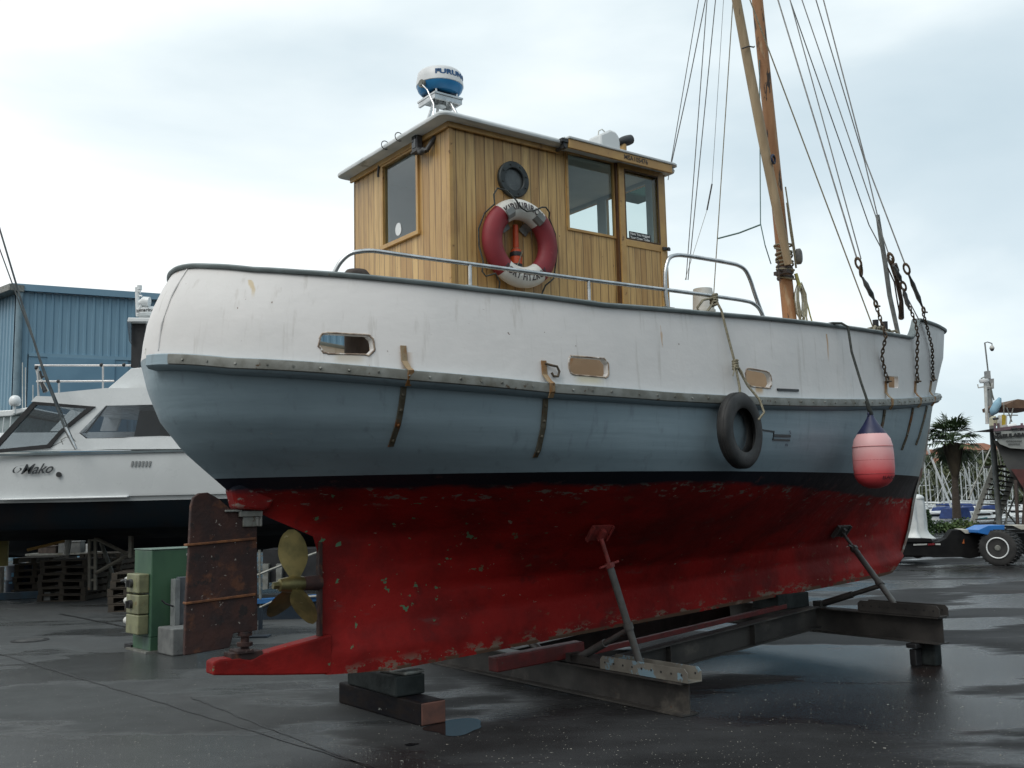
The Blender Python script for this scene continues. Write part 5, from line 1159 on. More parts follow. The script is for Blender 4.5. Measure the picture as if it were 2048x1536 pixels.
text('Raymarine', .09, 'lettering', pm('letter_black', (.01, .01, .012), None, 5, .5), rd_, None, .002, warp=lambda p: (c.x+.242*math.sin((p.x-.10)/.24-.55), c.y-.242*math.cos((p.x-.10)/.24-.55), c.z+p.y), bold=.002, align='LEFT')
# outrigger poles lashed up the side
orr = G().tube(ml(poly([(148, 893), (132, 862), (88, 745), (45, 610), (0, 460), (-40, 320)], YC-.35)), [.018, .022, .022, .018, .016, .014], 8).tube(ml(poly([(146, 880), (100, 770), (42, 615), (-20, 445)], YC-.30)), [.012, .012, .012, .010], 8)
orr.build('outrigger', pm('dark_carbon_pole', (.05, .06, .065), (.10, .11, .11), 6, .4, .3), mk_, smooth=60)
G().tube(ml(poly([(152, 898), (131, 855)], YC-.36)), .028, 8).build('outrigger_foot', M['steel'], mk_, smooth=60)
G().tube(ml(poly([(126, 889), (122, 880), (132, 874), (145, 876), (151, 883)], YC-.3)), .008, 6).build('outrigger_wire', M['galv'], mk_)
# small marks on the hull: louvres, outlet, script name
sl = G()
for k in range(6): sl.prism(ml(poly([(261+k*7, 933), (263.6+k*7, 922), (267.4+k*7, 922), (264.6+k*7, 933)], YM-.012)), (0, .01, 0))
sl.build('louvre_slots', pm('louvre_grey', (.25, .26, .26), None, 5, .5), mk_)
G().lathe([(.0, -.03), (.04, -.03), (.045, 0)], 16, Matrix.Translation(ml([at(117, 949, YM-.02)])[0]) @ Matrix.Rotation(PI/2, 4, 'X')).build('outlet', blackf, mk_)
ink2 = pm('name_ink', (.03, .035, .04), None, 5, .5)
def stroke(pts, w):
    """a pen stroke of varying width laid on the hull side"""
    P = ml(poly(pts, YM-.004)); C2 = []
    for i in range(len(P)-1):
        p0, p1, p2, p3 = P[max(i-1, 0)], P[i], P[i+1], P[min(i+2, len(P)-1)]
        for t in [k/6 for k in range(6)]:
            C2.append(.5*((2*p1)+(p2-p0)*t+(2*p0-5*p1+4*p2-p3)*t*t+(3*p1-p0-3*p2+p3)*t**3))
    C2.append(P[-1]); n_ = len(C2); g = G(); a, b_ = [], []
    for i, p in enumerate(C2):
        d = (C2[min(i+1, n_-1)]-C2[max(i-1, 0)]); ang = abs(d.normalized().z) if d.length else 0
        ww = w*(.75+.9*ang)*min(1, .35+4*i/n_, .35+4*(n_-1-i)/n_)
        s_ = Vector((1, 0, .25)).normalized()*ww; a.append(p-s_); b_.append(p+s_)
    g.grid([a, b_]); g.grid([[q_+Vector((0, -.002, 0)) for q_ in a], [q_+Vector((0, -.002, 0)) for q_ in b_]]); return g
tb_ = ml([at(72, 938.5, YM)])[0]
text('Mako', .235, 'boat_name', ink2, mk_, frame((tb_.x, -.006, tb_.z), (1, 0, .022), (0, -1, 0)), .002, shear=.55, bold=.003, sx=1.02)
stroke([(52, 930), (46, 931), (38, 932), (31, 935), (27, 940), (28, 945), (33, 946), (38, 943), (42, 939), (40, 936), (35, 937)], .010).build('name_flourish', ink2, mk_, recalc=False)
# stands and stores under it
stm_ = pm('old_stand_steel', (.20, .185, .15), (.13, .12, .10), 6, .6, .2, [((.16, .08, .04), 9, .62, .1)])
def wt(pts, Y, r, n=6): return G().tube([p for p in poly(pts, Y)], r, n)
def world_thing(nm, label, cat, base, group=None): return thing(nm, label, cat, base, 0, group)
def addp(o, g, nm, mat, **k):
    bx = o.location; g.v = [(v[0]-bx.x, v[1]-bx.y, v[2]-bx.z) for v in g.v]; return g.build(nm, mat, o, **k)
ts = world_thing('boat_stand', 'tall wheeled steel stand with triangular arms under the motor cruiser', 'boat stand', gnd(186, 1195))
g = G()
for dx in (-.055, .055): g.bar(at(185, 1076, 18.9)+Vector((dx, 0, 0)), at(185, 1180, 18.9)+Vector((dx, 0, 0)), .05, .05, (0, 1, 0))
for y in (1080, 1105, 1135, 1160): g.bar(at(182, y, 18.9), at(188, y, 18.9), .04, .04)
addp(ts, g, 'upright', stm_)
addp(ts, wt([(190, 1076), (257, 1109)], 18.5, .035).tube(poly([(258, 1109), (190, 1147)], 18.5), .035, 6), 'arm', stm_)
addp(ts, wt([(262, 1115), (262, 1058)], 18.3, .05).tube(poly([(262, 1060), (262, 1040)], 18.3), .025, 6), 'screw_post', stm_)
addp(ts, G().box(at(262, 1035, 18.3).x-.18, at(262, 1035, 18.3).x+.18, 18.2, 18.4, at(262, 1036, 18.3).z-.02, at(262, 1036, 18.3).z+.02), 'pad', stm_)
addp(ts, G().torus(.07, .03, Matrix.Translation(gnd(186, 1195)+Vector((0, 0, .10))) @ Matrix.Rotation(PI/2, 4, 'Y'), 16, 8), 'castor', M['rubber'])
addp(ts, wt([(202, 1085), (222, 1140), (236, 1190)], 19.4, .04).tube(poly([(222, 1140), (214, 1185)], 19.6), .03, 6), 'raking_strut', M['galv'])
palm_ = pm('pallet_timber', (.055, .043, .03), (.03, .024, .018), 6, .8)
def pallet_stack(label, px, py, w, d, n_, grp, tint=None, hgt=.125):
    b0 = gnd(px, py); o = thing('pallet', label, 'pallet', b0, 0, None)
    return o
grp = 'wooden pallets stacked under the motor cruiser'
def pallets(px, py, w, d, n_, where, rot=0):
    b0 = gnd(px, py); first = None
    for k in range(n_):
        lab = '%s pallet of the stack %s' % (['bottom', 'second lowest', 'third lowest', 'fourth lowest', 'fifth lowest', 'sixth lowest', 'top'][k if k < n_-1 else 6], where)
        loc = b0+Vector((random.uniform(-.03, .03), d/2, .128*k))
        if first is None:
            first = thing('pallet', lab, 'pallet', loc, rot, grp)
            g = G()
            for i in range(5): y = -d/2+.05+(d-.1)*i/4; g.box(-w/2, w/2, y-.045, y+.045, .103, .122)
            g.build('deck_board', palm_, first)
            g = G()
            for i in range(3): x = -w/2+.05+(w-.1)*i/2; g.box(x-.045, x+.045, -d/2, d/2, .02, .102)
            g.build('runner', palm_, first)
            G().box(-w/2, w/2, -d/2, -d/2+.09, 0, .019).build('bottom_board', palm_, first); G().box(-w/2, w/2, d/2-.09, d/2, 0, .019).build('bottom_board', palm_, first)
        else: dup(first, loc, rot+random.uniform(-.04, .04), lab)
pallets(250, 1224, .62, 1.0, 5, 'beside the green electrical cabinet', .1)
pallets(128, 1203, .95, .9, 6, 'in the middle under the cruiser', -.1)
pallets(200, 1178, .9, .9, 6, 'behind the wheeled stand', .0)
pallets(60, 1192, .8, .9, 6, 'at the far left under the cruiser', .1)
cb = world_thing('concrete_block', 'pale concrete block on the ground in front of the pallet stacks', 'concrete block', gnd(88, 1203)); addp(cb, G().box(*(lambda p: (p.x-.11, p.x+.11, p.y, p.y+.2, 0, .17))(gnd(88, 1203))), 'block', M['concrete'], bevel=.01)
rb = world_thing('steel_rail', 'dark blue steel rail lying on the ground at the left edge', 'steel rail', gnd(20, 1205)); addp(rb, G().bar(gnd(-60, 1203)+Vector((0, 0, .07)), gnd(80, 1196)+Vector((0, 0, .07)), .1, .13), 'rail', pm('dark_blue_steel', (.02, .06, .10), (.02, .04, .06), 4, .5))
dr_ = world_thing('drum', 'dark blue drum with pale blue stickers standing by the pallets', 'drum', gnd(22, 1192)); b0 = gnd(22, 1192)
addp(dr_, G().lathe([(.24, 0), (.25, .02), (.25, .30), (.256, .31), (.25, .32), (.25, .6), (.23, .62)], 24, Matrix.Translation(b0+Vector((0, .3, 0)))), 'drum_shell', pm('dark_blue_drum', (.012, .03, .06), (.02, .02, .03), 4, .5), smooth=40)
addp(dr_, G().box(b0.x-.03, b0.x+.07, b0.y+.045, b0.y+.052, .38, .46).box(b0.x-.08, b0.x+.0, b0.y+.05, b0.y+.057, .24, .28), 'sticker', pm('pale_blue_sticker', (.06, .22, .38), None, 4, .5))
wk = world_thing('workbench', 'cluttered steel workbench with tins and boxes beneath the cruiser', 'workbench', gnd(90, 1180)); b0 = gnd(90, 1180)
addp(wk, G().box(b0.x-.75, b0.x+.75, b0.y+.6, b0.y+1.3, .72, .76), 'bench_top', M['galv'])
for dx, dy in ((-.7, .65), (.7, .65), (-.7, 1.25), (.7, 1.25)): addp(wk, G().box(b0.x+dx-.025, b0.x+dx+.025, b0.y+dy-.025, b0.y+dy+.025, 0, .72), 'leg', stm_)
for nm, lab, cat, (x0, x1, z0, z1), mat in (('storage_box', 'pale grey box on the workbench under the cruiser', 'box', (-.05, .45, .76, 1.02), 'concrete'), ('paint_tin', 'white tin standing near the right end of the workbench', 'tin', (.53, .61, .76, .95), 'white'), ('tool_crate', 'brown wooden crate on the left of the workbench', 'crate', (-.5, -.1, .76, .93), 'wooddark')):
    o = thing(nm, lab, cat, (b0.x+(x0+x1)/2, b0.y+.8, z0))
    if nm == 'paint_tin': G().lathe([(.045, 0), (.05, .01), (.05, .17), (.053, .18), (.045, .185)], 18).build('tin_body', M[mat], o, smooth=40); G().lathe([(.048, .186), (.048, .195)], 18).build('lid', M['galv'], o)
    else:
        G().box(-(x1-x0)/2, (x1-x0)/2, -.12, .12, 0, z1-z0-.03).build('box_body', M[mat], o, bevel=.01); G().box(-(x1-x0)/2-.01, (x1-x0)/2+.01, -.13, .13, z1-z0-.03, z1-z0).build('lid', M[mat], o, bevel=.006)
cy = world_thing('gas_cylinder', 'leaning white cylinder propped beneath the cruiser', 'cylinder', at(134, 1105, 19.5)); addp(cy, wt([(133, 1109), (137, 1079)], 19.5, .06, 12), 'cylinder_body', M['offwhite'], smooth=40); addp(cy, wt([(137, 1079), (137.5, 1074)], 19.5, .03, 8), 'valve', M['galv'])
pl_ = world_thing('prop_pole', 'long thin pole slanting beneath the hull of the cruiser', 'pole', at(60, 1100, 19.6)); addp(pl_, wt([(55, 1100), (170, 1072)], 19.6, .03), 'pole', M['trim'])
yb = world_thing('yellow_panel', 'dull yellow board leaning at the far left under the cruiser', 'board', gnd(5, 1190)); addp(yb, G().prism(poly([(-30, 1077), (16, 1076), (14, 1132), (-30, 1134)], 20), (0, .05, 0)), 'board', pm('dull_yellow', (.20, .17, .05), (.12, .11, .04), 3, .7)); addp(yb, G().box(*(lambda p: (p.x-.1, p.x+.02, 20.0, 20.1, 0, p.z))(at(2, 1134, 20))), 'post', stm_)
# the gap under the cruiser is darkened by the added hull shape further down
# green electrical cabinet with sockets
A_, B_ = gnd(265, 1298), gnd(300, 1306); dv = (B_-A_); dvn = dv.normalized(); nv = Vector((-dvn.y, dvn.x, 0))
cbn = thing('electrical_cabinet', 'green steel electrical cabinet with three yellowed switch boxes on its end', 'electrical cabinet', A_, math.atan2(dv.y, dv.x))
W1 = dv.length; grm = pm('green_cabinet_paint', (.055, .125, .07), (.032, .08, .05), 2.2, .5, spots=[((.09, .14, .13), 2.6, .55, .15), ((.30, .32, .28), 22, .72, .02)], stretch=(1, 1, .5))
G().box(0, W1, 0, 1.15, .17, 1.17).build('cabinet_body', grm, cbn, bevel=.012)
G().box(-.0, W1-.0, .0, .10, .02, .17).build('plinth', grm, cbn, bevel=.006)
G().box(-.008, W1+.008, -.008, 1.158, 1.171, 1.183).build('cabinet_lid', pm('green_lid', (.13, .19, .155), (.09, .14, .11), 6, .5), cbn, bevel=.006)
G().box(-.06, W1+.02, -.06, .14, 0, .02).build('foot_plate', M['galv'], cbn); G().box(-.20, -.0, -.02, .16, .0, .05).build('foot_bracket', M['black'], cbn)
ybm = pm('yellowed_plastic', (.23, .235, .13), (.15, .15, .085), 7, .5, spots=[((.16, .10, .04), 10, .6, .08)])
for k, (z0, z1) in enumerate(((.68, .90), (.44, .66), (.21, .43))):
    o = G().box(.10, W1-.05, -.13, -.002, z0, z1).build('switch_box', ybm, cbn, bevel=.012)
    if k < 2: G().cyl((.26, -.13, (z0+z1)/2), (.26, -.165, (z0+z1)/2), .05, n=16).box(.25, .27, -.20, -.165, (z0+z1)/2-.04, (z0+z1)/2+.04).build('knob', M['darkpl'], o)
    G().cyl((-.02, -.07, (z0+z1)/2+.02), (.10, -.07, (z0+z1)/2+.02), .045, n=14).build('socket', M['offwhite'], o, smooth=40)
G().box(W1+.001, W1+.006, .42, .55, 1.09, 1.115).build('maker_plate', M['offwhite'], cbn)
G().tube([(-.12, -.1, .80), (.05, -.12, .82), (.16, -.145, .80)], .018, 8).build('plug_lead', M['black'], cbn, smooth=60)
gb = thing('meter_box', 'grey steel box with a lever standing against the green cabinet', 'box', B_+dvn*.08+nv*.27, math.atan2(dv.y, dv.x)); gm_ = pm('grey_box_paint', (.12, .13, .14), (.08, .09, .10), 4, .5, spots=[((.25, .17, .06), 6, .66, .05)])
G().box(-.02, .06, .0, .6, .30, .85).build('box_body', gm_, gb, bevel=.01); G().box(-.025, .10, -.06, -.002, .30, .83).build('door_edge', pm('pale_box_edge', (.22, .235, .235), (.16, .17, .17), 8, .5), gb); G().tube([(.08, -.07, .52), (.06, -.16, .56), (.05, -.20, .60)], .012, 6).build('lever', M['black'], gb)
q0 = gnd(345, 1313)
kb = thing('concrete_block', 'square grey concrete weight on the ground beside the green cabinet', 'concrete block', q0, math.atan2(dv.y, dv.x)); G().box(-.42, 0, 0, .30, 0, .30).build('block', M['concrete'], kb, bevel=.015)
# white boat with a satellite dome, behind the cruiser at far left
wb = thing('white_boat', 'white boat with a satellite dome partly hidden behind the cruiser at left', 'boat', at(0, 1100, 24))
bx = wb.location
def wl_(pts, Y): return [p-bx for p in poly(pts, Y)]
G().prism(wl_([(-90, 826), (20, 820), (60, 814), (66, 818), (20, 832), (-90, 838)], 24), (0, 3, 0)).build('wheelhouse_top', M['white'], wb, bevel=.02)
G().prism(wl_([(-90, 838), (40, 832), (20, 905), (-90, 905)], 24.1), (0, 2.6, 0)).build('wheelhouse', pm('pale_screens', (.36, .42, .42), (.28, .33, .34), 4, .3), wb)
G().prism(wl_([(-90, 905), (60, 905), (60, 1060), (-90, 1060)], 24), (0, 3, 0)).build('hull', M['offwhite'], wb)
c = wl_([(30, 802)], 24)[0]
G().lathe([(.09, -.12), (.13, -.08), (.135, .02), (.11, .09), (.06, .13), (0, .14)], 20, Matrix.Translation(c), caps=False).cyl(c+Vector((0, 0, -.3)), c+Vector((0, 0, -.1)), .03).build('satellite_dome', M['white'], wb, smooth=50)
for x, y0, y1 in ((45, 725, 820), (51, 735, 818), (66, 770, 812)): G().tube(wl_([(x, y0), (x, y1)], 24.4), .012, 6).build('whip_aerial', M['offwhite'], wb)
G().tube(wl_([(8, 835), (5, 862), (1, 900)], 23.95), .012, 6).tube(wl_([(22, 833), (18, 870), (16, 895)], 23.95), .012, 6).build('wheelhouse_stay', M['white'], wb)
# dark hull shape further back, added so the gap under the cruiser looks shaded
dh = world_thing('dark_gap_hull', 'added dark hull shape on chocks, filling the shaded gap behind the motor cruiser', 'boat', gnd(420, 1150)); Yd = 24.5
dkm = pm('gap_shade_dark', (.008, .012, .018), (.014, .014, .016), 1, .6, spec=.2)
g = G(); rows = []
for px, k in ((-120, .2), (0, .8), (120, 1), (350, 1), (560, .98), (780, .9)):
    x = at(px, 1000, Yd).x; rows.append([(x, Yd+1.6-1.6*k, 2.1), (x, Yd+1.6-1.5*k, 1.2), (x, Yd+1.6-.9*k, .75), (x, Yd+1.6, .55), (x, Yd+1.6+.9*k, .75), (x, Yd+1.6+1.6*k, 2.1)])
g.grid(rows); g.f.append(tuple(range(30, 36))); addp(dh, g, 'hull', dkm, smooth=40)
for px in (60, 240, 430, 600): x = at(px, 1000, Yd).x; addp(dh, G().box(x-.15, x+.15, Yd+.6, Yd+2.4, 0, .66), 'chock', M['wooddark'])
# blue steel slipway trolleys beyond the propeller
tr = world_thing('slipway_trolley', 'dark blue steel trolley frame with pale braces seen behind the propeller', 'trolley', gnd(600, 1238))
blu = pm('bright_blue_steel', (.02, .13, .34), (.015, .09, .24), 3, .5); dbl = pm('navy_steel', (.008, .02, .035), (.015, .02, .03), 3, .5)
Yt = gnd(600, 1238).y
addp(tr, G().prism(poly([(505, 1209), (660, 1203), (660, 1240), (505, 1247)], Yt), (0, .12, 0)), 'lower_beam', dbl)
addp(tr, G().prism(poly([(505, 1200), (640, 1190), (660, 1190), (660, 1202), (640, 1202), (505, 1208)], Yt-.05), (0, .2, 0)), 'upper_beam', blu)
addp(tr, wt([(515, 1150), (570, 1128), (640, 1103)], Yt, .02).tube(poly([(520, 1215), (560, 1196), (640, 1192)], Yt-.08), .018, 6).tube(poly([(519, 1100), (521, 1220)], Yt), .02, 6), 'brace', M['galv'])
addp(tr, G().bar(*poly([(521, 1215), (521, 1270)], Yt-1.2), .05, .05, (0, 1, 0)).box(*(lambda p: (p.x-.12, p.x+.12, p.y-.1, p.y+.1, p.z, p.z+.02))(gnd(520, 1274))), 'leg', dbl)
addp(tr, G().box(*(lambda a, b_: (a.x, b_.x, a.y+.6, a.y+1.4, .5, 1.0))(at(505, 1200, Yt), at(680, 1200, Yt))), 'load', M['black'])
for x in (525, 552): addp(tr, G().prism(poly([(x, 1128), (x+12, 1128), (x+10, 1178), (x, 1180)], Yt+.5), (0, .1, 0)), 'upright_plate', M['galv'])
# ------------------------------------------------------------------ right: trailer, stairs, ship, palm, marina, hillside
def rt(nm, label, cat, base, group=None): return thing(nm, label, cat, base, 0, group)
tl = rt('boat_trailer', 'black low boat trailer with a blue mudguard and twin tyres at the right edge', 'trailer', gnd(1990, 1130))
Yt = gnd(1990, 1130).y-.2; chm = pm('black_chassis', (.005, .005, .0055), (.010, .010, .010), 4, .7, spec=.2)
addp(tl, G().prism(poly([(1780, 1084), (1878, 1084), (1893, 1076), (1904, 1060), (1922, 1060), (1940, 1067), (1990, 1069), (2120, 1062), (2120, 1108), (1990, 1108), (1940, 1117), (1925, 1114), (1868, 1115), (1850, 1112), (1780, 1112)], Yt+.5), (0, .25, 0)), 'chassis', chm, bevel=.01)
addp(tl, G().prism(poly([(1780, 1077), (1862, 1077), (1866, 1084), (1780, 1084)], Yt+.45), (0, 2.4, 0)), 'deck', chm)
addp(tl, G().prism(poly([(1860, 1083), (1893, 1075), (1907, 1059), (2120, 1059), (2120, 1090), (1900, 1100)], Yt+2.6), (0, .2, 0)), 'chassis', chm)
addp(tl, G().prism(poly([(1780, 1100), (1868, 1103), (1868, 1114), (1780, 1114)], Yt+1.2), (0, .9, 0)), 'axle_beam', chm)
for x in (1800, 1835): addp(tl, G().cyl(at(x, 1102, Yt+.7)+Vector((0, 0, 0)), at(x, 1102, Yt+.95), .17, n=20), 'small_wheel', M['rubber'])
wp_ = pm('white_plate', (.55, .55, .52), None, 5, .5)
addp(tl, G().prism(poly([(1827, 1091), (1854, 1090), (1854, 1087), (1827, 1088)], Yt+.48), (0, .01, 0)), 'marker_plate', wp_)
addp(tl, G().prism(poly([(1871, 1090), (1881, 1090), (1881, 1087), (1871, 1087)], Yt+.48), (0, .01, 0)), 'marker_plate', wp_)
addp(tl, G().prism(poly([(1856, 1091), (1869, 1090), (1869, 1086), (1856, 1087)], Yt+.48), (0, .01, 0)), 'reflector', pm('red_reflector', (.20, .01, .015), None, 5, .3))
addp(tl, G().prism(poly([(1925, 1087), (1928, 1078), (1929, 1087)], Yt+.48), (0, .01, 0)), 'reflector', pm('orange_reflector', (.5, .14, .04), None, 5, .4))
addp(tl, G().prism(poly([(1921, 1059.5), (1937, 1059.5), (1949, 1066.5), (1931, 1067)], Yt+.45), (0, .35, .02)), 'step_plate', pm('cream_plate', (.50, .48, .41), None, 4, .6))
addp(tl, G().prism(poly([(2025, 1051), (2060, 1050), (2060, 1059), (2042, 1059)], Yt+.2), (0, .6, 0)), 'step_plate', MATS['cream_plate'])
addp(tl, G().prism(poly([(1957, 1060), (1977, 1051), (2010, 1050), (2009, 1060), (1988, 1061), (1980, 1064), (1976, 1070), (1957, 1066)], Yt-.05), (0, .7, 0)), 'mudguard', pm('mudguard_blue', (.02, .16, .48), (.018, .13, .40), 3, .4), bevel=.01)
wc = at(1998, 1095.5, Yt-.05); ax = Vector((.62, .785, 0)).normalized()
tyre_p = [(.20, -.12), (.33, -.14), (.385, -.12), (.40, -.09), (.40, .09), (.385, .12), (.33, .14), (.20, .12)]
for k, off in enumerate((0, .33)):
    T = frame(wc+ax*off, (0, 0, 1), -ax)
    g = G().lathe(tyre_p, 36, T)
    for j in range(30):
        a = 2*PI*j/30; c0 = T @ Vector((.40*math.cos(a), .40*math.sin(a), -.11)); c1 = T @ Vector((.40*math.cos(a+.12), .40*math.sin(a+.12), .11)); g.bar(c0, c1, .045, .02)
    w_ = addp(tl, g, 'wheel', M['rubber'], smooth=35)
    if k == 0:
        gg = G().torus(.225, .016, T @ Matrix.Translation((0, 0, .135)), 36, 8); bx_ = tl.location
        gg.v = [(v[0]-bx_.x, v[1]-bx_.y, v[2]-bx_.z) for v in gg.v]; gg.build('rim', M['white'], w_, smooth=50)
        gg = G().lathe([(.0, .14), (.05, .14), (.08, .10), (.19, .08)], 24, T, caps=False); gg.v = [(v[0]-bx_.x, v[1]-bx_.y, v[2]-bx_.z) for v in gg.v]; gg.build('hub', M['galv'], w_, smooth=50)
# plastic wrapped bundle on the trailer
wb0 = at(1830, 1077, Yt+1.3)
sw = rt('wrapped_load', 'tall load wrapped in white plastic sheet standing on the flat end of the trailer', 'wrapped load', wb0)
g = G(); rnd = random.Random(3); rows = []
for j in range(15):
    t = j/14; row = []
    for k in range(40):
        a = 2*PI*k/40; fold = .05*math.sin(a*7+t*1.3)+.03*math.sin(a*13+2-t*2)
        r = (.33+fold)*(1+.42*max(0, 1-t*5)**1.5)*(1-.12*t)
        row.append((r*math.cos(a)*1.15-.1+(.0), r*math.sin(a)*.8, .96*t+(.06*math.sin(a*2) if t > .9 else 0)))
    rows.append(row)
g.grid(rows, closed=True); g.f.append(tuple(range(14*40, 15*40))); g.build('plastic_sheet', pm('white_plastic_sheet', (.62, .64, .63), (.50, .53, .52), 3, .35, bump=.4, bscale=8), sw, smooth=60)
for dx in (-.2, .2): G().ball((dx-.1, 0, .95), .17, .22, .10).build('wrapped_top', MATS['white_plastic_sheet'], sw, smooth=60)
# mobile stairs
Ys = 46; st_ = rt('boarding_stairs', 'white sided mobile boarding stairs with dark treads beside the trailer', 'stairs', at(1965, 1056, Ys))
wst = pm('weathered_white_frame', (.55, .55, .50), (.42, .42, .38), 4, .5)
def off(P, y): return [p+Vector((0, y, 0)) for p in P]
for (a, b_) in (((1941, 1057), (1988, 932)), ((1991, 1051), (2029, 943))):
    addp(st_, G().bar(at(a[0], a[1], Ys), at(b_[0], b_[1], Ys), .24, .08, (0, 1, 0)), 'stringer', wst)
dk = pm('dark_tread', (.035, .03, .027), (.05, .045, .04), 4, .7)
for k in range(12):
    t = (k+.5)/12; a = at(1943+(1988-1943)*t, 1054+(932-1054)*t, Ys+.05); b_ = at(1991+(2029-1991)*t, 1050+(943-1050)*t, Ys+.05)
    addp(st_, G().bar(a, b_, .35, .045), 'tread', dk)
addp(st_, G().box(*(lambda a, b_: (a.x, b_.x, a.y, a.y+1.0, a.z-.05, a.z+.05))(at(1988, 933, Ys), at(2029, 940, Ys))), 'landing', dk)
for P in ([(1937, 998), (1983, 893), (1990, 893), (1996, 930)], [(1990, 893), (1987, 930)], [(1995, 893), (2003, 930)], [(2000, 897), (2010, 922), (2008, 926)], [(2029, 943), (2036, 960), (2037, 1055)], [(2012, 943), (2013, 1052)]):
    addp(st_, G().tube(poly(P, Ys), .035 if len(P) != 3 else .02, 7), 'handrail', wst, smooth=50)
for P in ([(2008, 1050), (2036, 975)], [(1992, 1000), (2036, 1052)], [(1941, 1057), (1948, 1040), (1975, 1060)]): addp(st_, G().tube(poly(P, Ys+1), .04, 6), 'brace', M['galv'])
# camera pole
cp_ = rt('camera_pole', 'tall grey pole with a dome security camera on a bracket arm', 'camera pole', gnd(2004, 1060))
Yp = 45
addp(cp_, G().tube(poly([(1999, 1052), (1994, 985), (1987, 900), (1976.5, 742)], Yp), [.13, .12, .12, .085], 12).tube(poly([(1976, 742), (1969.5, 685)], Yp), .035, 8), 'pole', pm('pole_grey', (.22, .23, .22), (.15, .16, .155), 3, .6), smooth=50)
addp(cp_, G().tube(poly([(1969, 686), (1975, 684), (1984, 687), (1984, 691)], Yp), .025, 6), 'bracket_arm', MATS['pole_grey'])
c = at(1984, 697, Yp); addp(cp_, G().lathe([(.0, .14), (.06, .13), (.10, .06), (.11, 0), (.085, -.03)], 18, Matrix.Translation(c), caps=False), 'camera_housing', M['offwhite'], smooth=50); addp(cp_, G().ball((c.x, c.y, c.z-.04), .085), 'camera_dome', M['darkpl'], smooth=60)
addp(cp_, G().prism(poly([(1970, 758), (1988, 757), (1988, 777), (1971, 778)], Yp-.1), (0, .16, 0)).prism(poly([(1972, 742), (1981, 742), (1981, 757), (1973, 757)], Yp-.12), (0, .2, 0)), 'junction_box', pm('box_grey', (.33, .34, .33), (.25, .25, .25), 4, .5))
# ship ashore at the right edge
YS = 41; so = at(2060, 1040, YS)
ship = rt('wooden_ship', 'grey sterned ship shored up at the right edge with gear crowded on its poop', 'ship', (so.x, YS, 0))
def sl_(pts, Y=YS): P = poly(pts, Y); return [p-Vector((so.x, YS, 0)) for p in P]
sect = [(1987, 862), (1990, 876), (2000, 888), (2020, 896), (2060, 899), (2100, 896), (2120, 884), (2128, 862)]
low = [(1993, 880), (2003, 897), (2018, 930), (2040, 965), (2058, 992), (2076, 965), (2100, 925), (2124, 880)]
def shiprows(base, sc):
    rows = []
    for dy, k in ((0, 1), (1.5, 1.10), (4, 1.22), (8, 1.28), (14, 1.1), (18, .5)):
        P = sl_(base); c0 = sl_([(2058, 862)])[0]; rows.append([(c0.x+(p.x-c0.x)*k+dy*.62, p.y+dy, c0.z+(p.z-c0.z)*(1+(k-1)*sc)) for p in P])
    return rows
g = G(); R = shiprows(sect, .2); g.grid(R); g.f.append(tuple(range(len(sect)))); g.build('upper_hull', pm('ship_grey_white', (.33, .34, .32), (.26, .27, .26), 2, .6), ship, smooth=40)
g = G(); R = shiprows(low, .4); R[0] = [(a, b_+.3, c_) for a, b_, c_ in R[0]]; g.grid(R); g.f.append(tuple(range(len(low)))); g.build('lower_hull', pm('ship_bottom', (.085, .085, .08), (.06, .06, .06), 1.3, .7), ship, smooth=50)
g = G(); red_low = [(2022, 938), (2040, 966), (2058, 994), (2076, 966), (2100, 940)]; R = [[(a, b_-.02, c_) for a, b_, c_ in sl_(red_low)]]; g.prism([(a, b_, c_) for a, b_, c_ in sl_(red_low)], (3.7, 6, 0)); g.build('red_bottom', pm('ship_red', (.12, .035, .03), (.08, .028, .025), 2, .7), ship)
g = G(); R = [[(x, y-.03, z) for x, y, z in sl_([(1987, 863), (2040, 856), (2128, 858)])], [(x, y-.03, z) for x, y, z in sl_([(1987, 857), (2040, 850), (2128, 852)])]]; g.grid(R); g.grid([R[1], [(x, y+4, z) for x, y, z in R[1]]]); g.build('taffrail', pm('mauve_rail', (.17, .10, .12), (.12, .08, .09), 4, .6), ship)
tx = pm('ship_lettering', (.02, .02, .02), None, 4, .5)
c0 = sl_([(2022, 871)])[0]
text('NABULABAN', .20, 'ship_name', tx, ship, None, .01, warp=lambda p: (c0.x+p.x, -.06+p.z, c0.z+p.y-.045*(p.x+.15)**2+.06*p.x), sx=1.25, bold=.012)
for (x0, x1, y) in ((2012, 2044, 882), (2016, 2040, 888)):
    g = G(); n_ = 8
    for k in range(n_): xx = x0+(x1-x0)*k/n_; g.prism([Vector(p)+Vector((0, -.05, 0)) for p in sl_([(xx, y+1), (xx+(x1-x0)/n_*.6, y+.8), (xx+(x1-x0)/n_*.6, y-.8), (xx, y-.6)])], (0, .02, 0))
    g.build('port_lettering', tx, ship)
cream = pm('cream_canisters', (.55, .52, .38), (.45, .42, .3), 4, .5)
for k, (x0, x1, y0, y1, m_) in enumerate(((1996, 2001, 850, 832, 'cream_canisters'), (2002, 2007, 849, 829, 'cream_canisters'), (2009, 2012, 849, 832, 'cream_canisters'), (2020, 2034, 853, 826, 'aged_white'))):
    P = sl_([(x0, y0), (x1, y0), (x1, y1), (x0, y1)]); G().prism([p+Vector((0, .5+.1*k, 0)) for p in P], (0, .3, 0)).build('deck_canister', MATS[m_], ship, bevel=.03)
G().prism([p+Vector((0, .25, 0)) for p in sl_([(2013, 849), (2017, 848), (2018, 830), (2013, 828)])], (0, .15, 0)).build('yellow_gear', pm('yellow_oilskin', (.45, .33, .03), None, 5, .6), ship)
